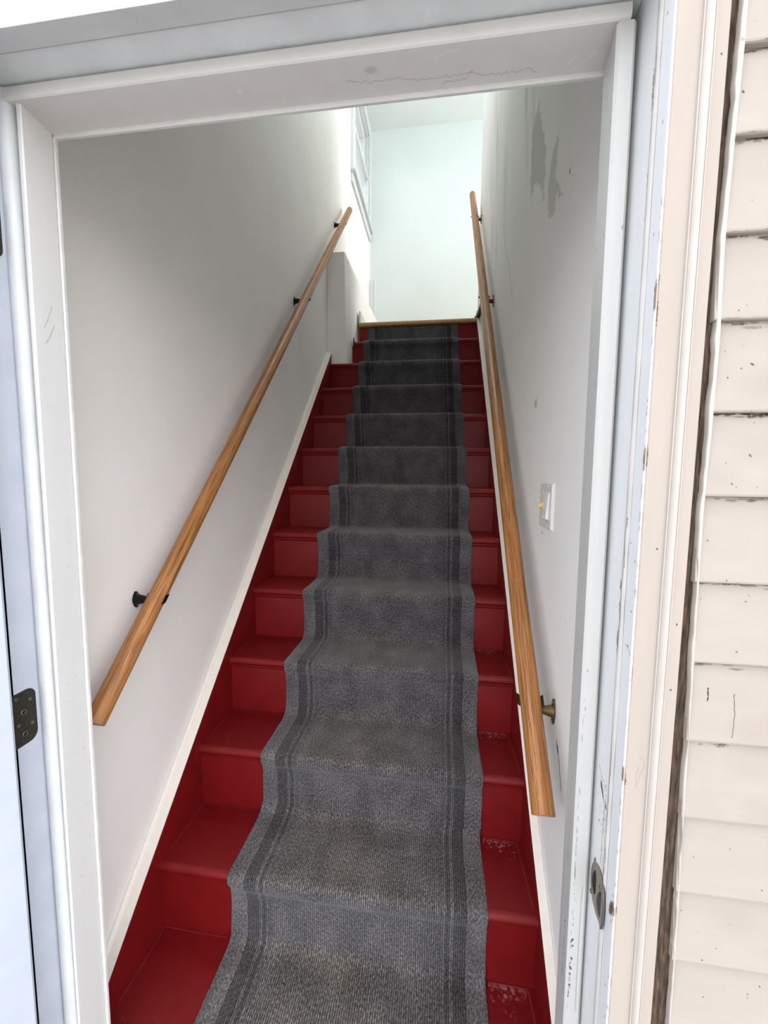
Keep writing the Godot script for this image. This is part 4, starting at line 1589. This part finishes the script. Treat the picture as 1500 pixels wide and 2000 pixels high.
func handrails():
	var rad := 0.0222
	var l := thing("handrail", "stained wood handrail on the plain left wall with dark brackets", "handrail")
	var a := Vector3(0.025, 0.697, -0.002)
	var b := Vector3(0.025, 3.085, -2.335)
	var st := new_st()
	rail_body(st, a, b, 0.0205)
	obj("rail", st, M.rail, l)
	var sl := (b.y - a.y) / (b.z - a.z)
	for z in [-0.205, -1.335, -2.12]:
		bracket(l, Vector3(0.025, a.y + (z - a.z) * sl, z), WL, -1.0, M.bronze, 0.0205)
	var r := thing("handrail", "stained wood handrail on the stained right wall beside the light switch", "handrail")
	var c := Vector3(0.9125, 0.545, -0.080)
	var d := Vector3(0.9005, 3.32, -2.643)
	st = new_st()
	rail_body(st, c, d, rad)
	obj("rail", st, M.rail, r)
	sl = (d.y - c.y) / (d.z - c.z)
	for z in [-0.232, -1.53, -2.32]:
		var x := lerpf(c.x, d.x, (z - c.z) / (d.z - c.z))
		bracket(r, Vector3(x, c.y + (z - c.z) * sl, z), xr(z) + 0.0195, 1.0, M.brass, rad)

# ------------------------------------------------------------------ light switch
func switch_plate():
	var zc := -0.352
	var yc := 1.1275
	var xw := xr(zc) + 0.0200
	var o := thing("light_switch", "white two-gang switch plate with a yellowed toggle on the right stair wall", "light switch", Vector3(xw, yc, zc))
	# plate: bevelled, with openings left for the two switches
	var st := new_st()
	var c := []
	for i in 8:
		var out := not (i & 1)          # low x is towards the room
		var hz := 0.0575 - (0.005 if out else 0.0)
		var hy := 0.0575 - (0.005 if out else 0.0)
		c.append(Vector3(-0.0065 if out else 0.0005, hy if i & 2 else -hy, hz if i & 4 else -hz))
	hexa(st, c, 0.0008)
	obj("cover_plate", st, M.plastic, o)
	st = new_st()
	box(st, Vector3(-0.0085, -0.0335, 0.006), Vector3(-0.006, 0.0335, 0.040), 0.0012)
	obj("rocker_frame", st, M.plastic, o)
	st = new_st()
	c = []
	for i in 8:
		var x := 0.0 if i & 1 else (-0.0095 if i & 2 else -0.014)
		c.append(Vector3(x, 0.031 if i & 2 else -0.031, 0.037 if i & 4 else 0.009))
	hexa(st, c, 0.0012)
	var rk := obj("rocker", st, M.plastic_white, o)
	rk.set_meta("label", "bright white rocker")
	st = new_st()
	box(st, Vector3(-0.0075, -0.012, -0.029), Vector3(-0.006, 0.012, -0.019), 0.0005)
	obj("toggle_slot", st, M.toggle, o)
	st = new_st()
	c = []
	for i in 8:
		var tip := not (i & 1)
		var x := -0.020 if tip else -0.006
		var y := (0.001 if i & 2 else -0.0075) if tip else (0.006 if i & 2 else -0.005)
		var z := (-0.0205 if i & 4 else -0.0275) if tip else (-0.0195 if i & 4 else -0.0285)
		c.append(Vector3(x, y, z))
	hexa(st, c, 0.0012)
	var tg := obj("toggle", st, M.toggle, o)
	tg.set_meta("label", "yellowed toggle lever")
	for p in [[0.030, -0.024], [-0.030, -0.024], [0.0475, 0.023], [-0.0475, 0.023]]:
		st = new_st()
		disc(st, Vector3(-0.0063, p[0], p[1]), Vector3.LEFT, 0.0030, 0.0012, 12)
		obj("screw_head", st, M.plastic, o)

# ------------------------------------------------------------------ upper landing bits
func small_fixtures():
	# baseboard end on the ledge wall at the landing
	struct("baseboard_left", "short white baseboard along the ledge wall at the landing", "baseboard", one_box(Vector3(0.1, LAND, -3.40), Vector3(0.115, LAND + 0.085, -2.285), 0.003), M.white)
	# thin dark strip along the right wall at the landing
	var st := new_st()
	extrude(st, [Vector2(-1.86, 2.222), Vector2(-1.86, 2.246), Vector2(-2.30, 2.300), Vector2(-2.41, 2.345), Vector2(-2.41, 2.285), Vector2(-2.27, 2.268)], Vector3(0.926, 0, 0), Vector3(0, 0, 1), Vector3(0, 1, 0), Vector3(0.018, 0, 0))
	struct("dark_strip_right", "thin dark strip on the right at the landing", "baseboard", st, M.dark_matte)
	# boxed pipe standing in the back corner
	var p := thing("pipe_cover", "narrow white boxed pipe cover in the back corner of the landing", "pipe cover", Vector3(0, 0, 0))
	obj("body", one_box(Vector3(WL + 0.001, LAND, -3.499), Vector3(0.026, 3.115, -3.455), 0.002), M.wall_up, p)
	st = new_st()
	tube(st, [Vector3(0.026, LAND, -3.452), Vector3(0.026, 3.105, -3.452), Vector3(0.026, 3.112, -3.452)], [0.0075, 0.0075, 0.004], 12)
	obj("edge_bead", st, M.white, p)
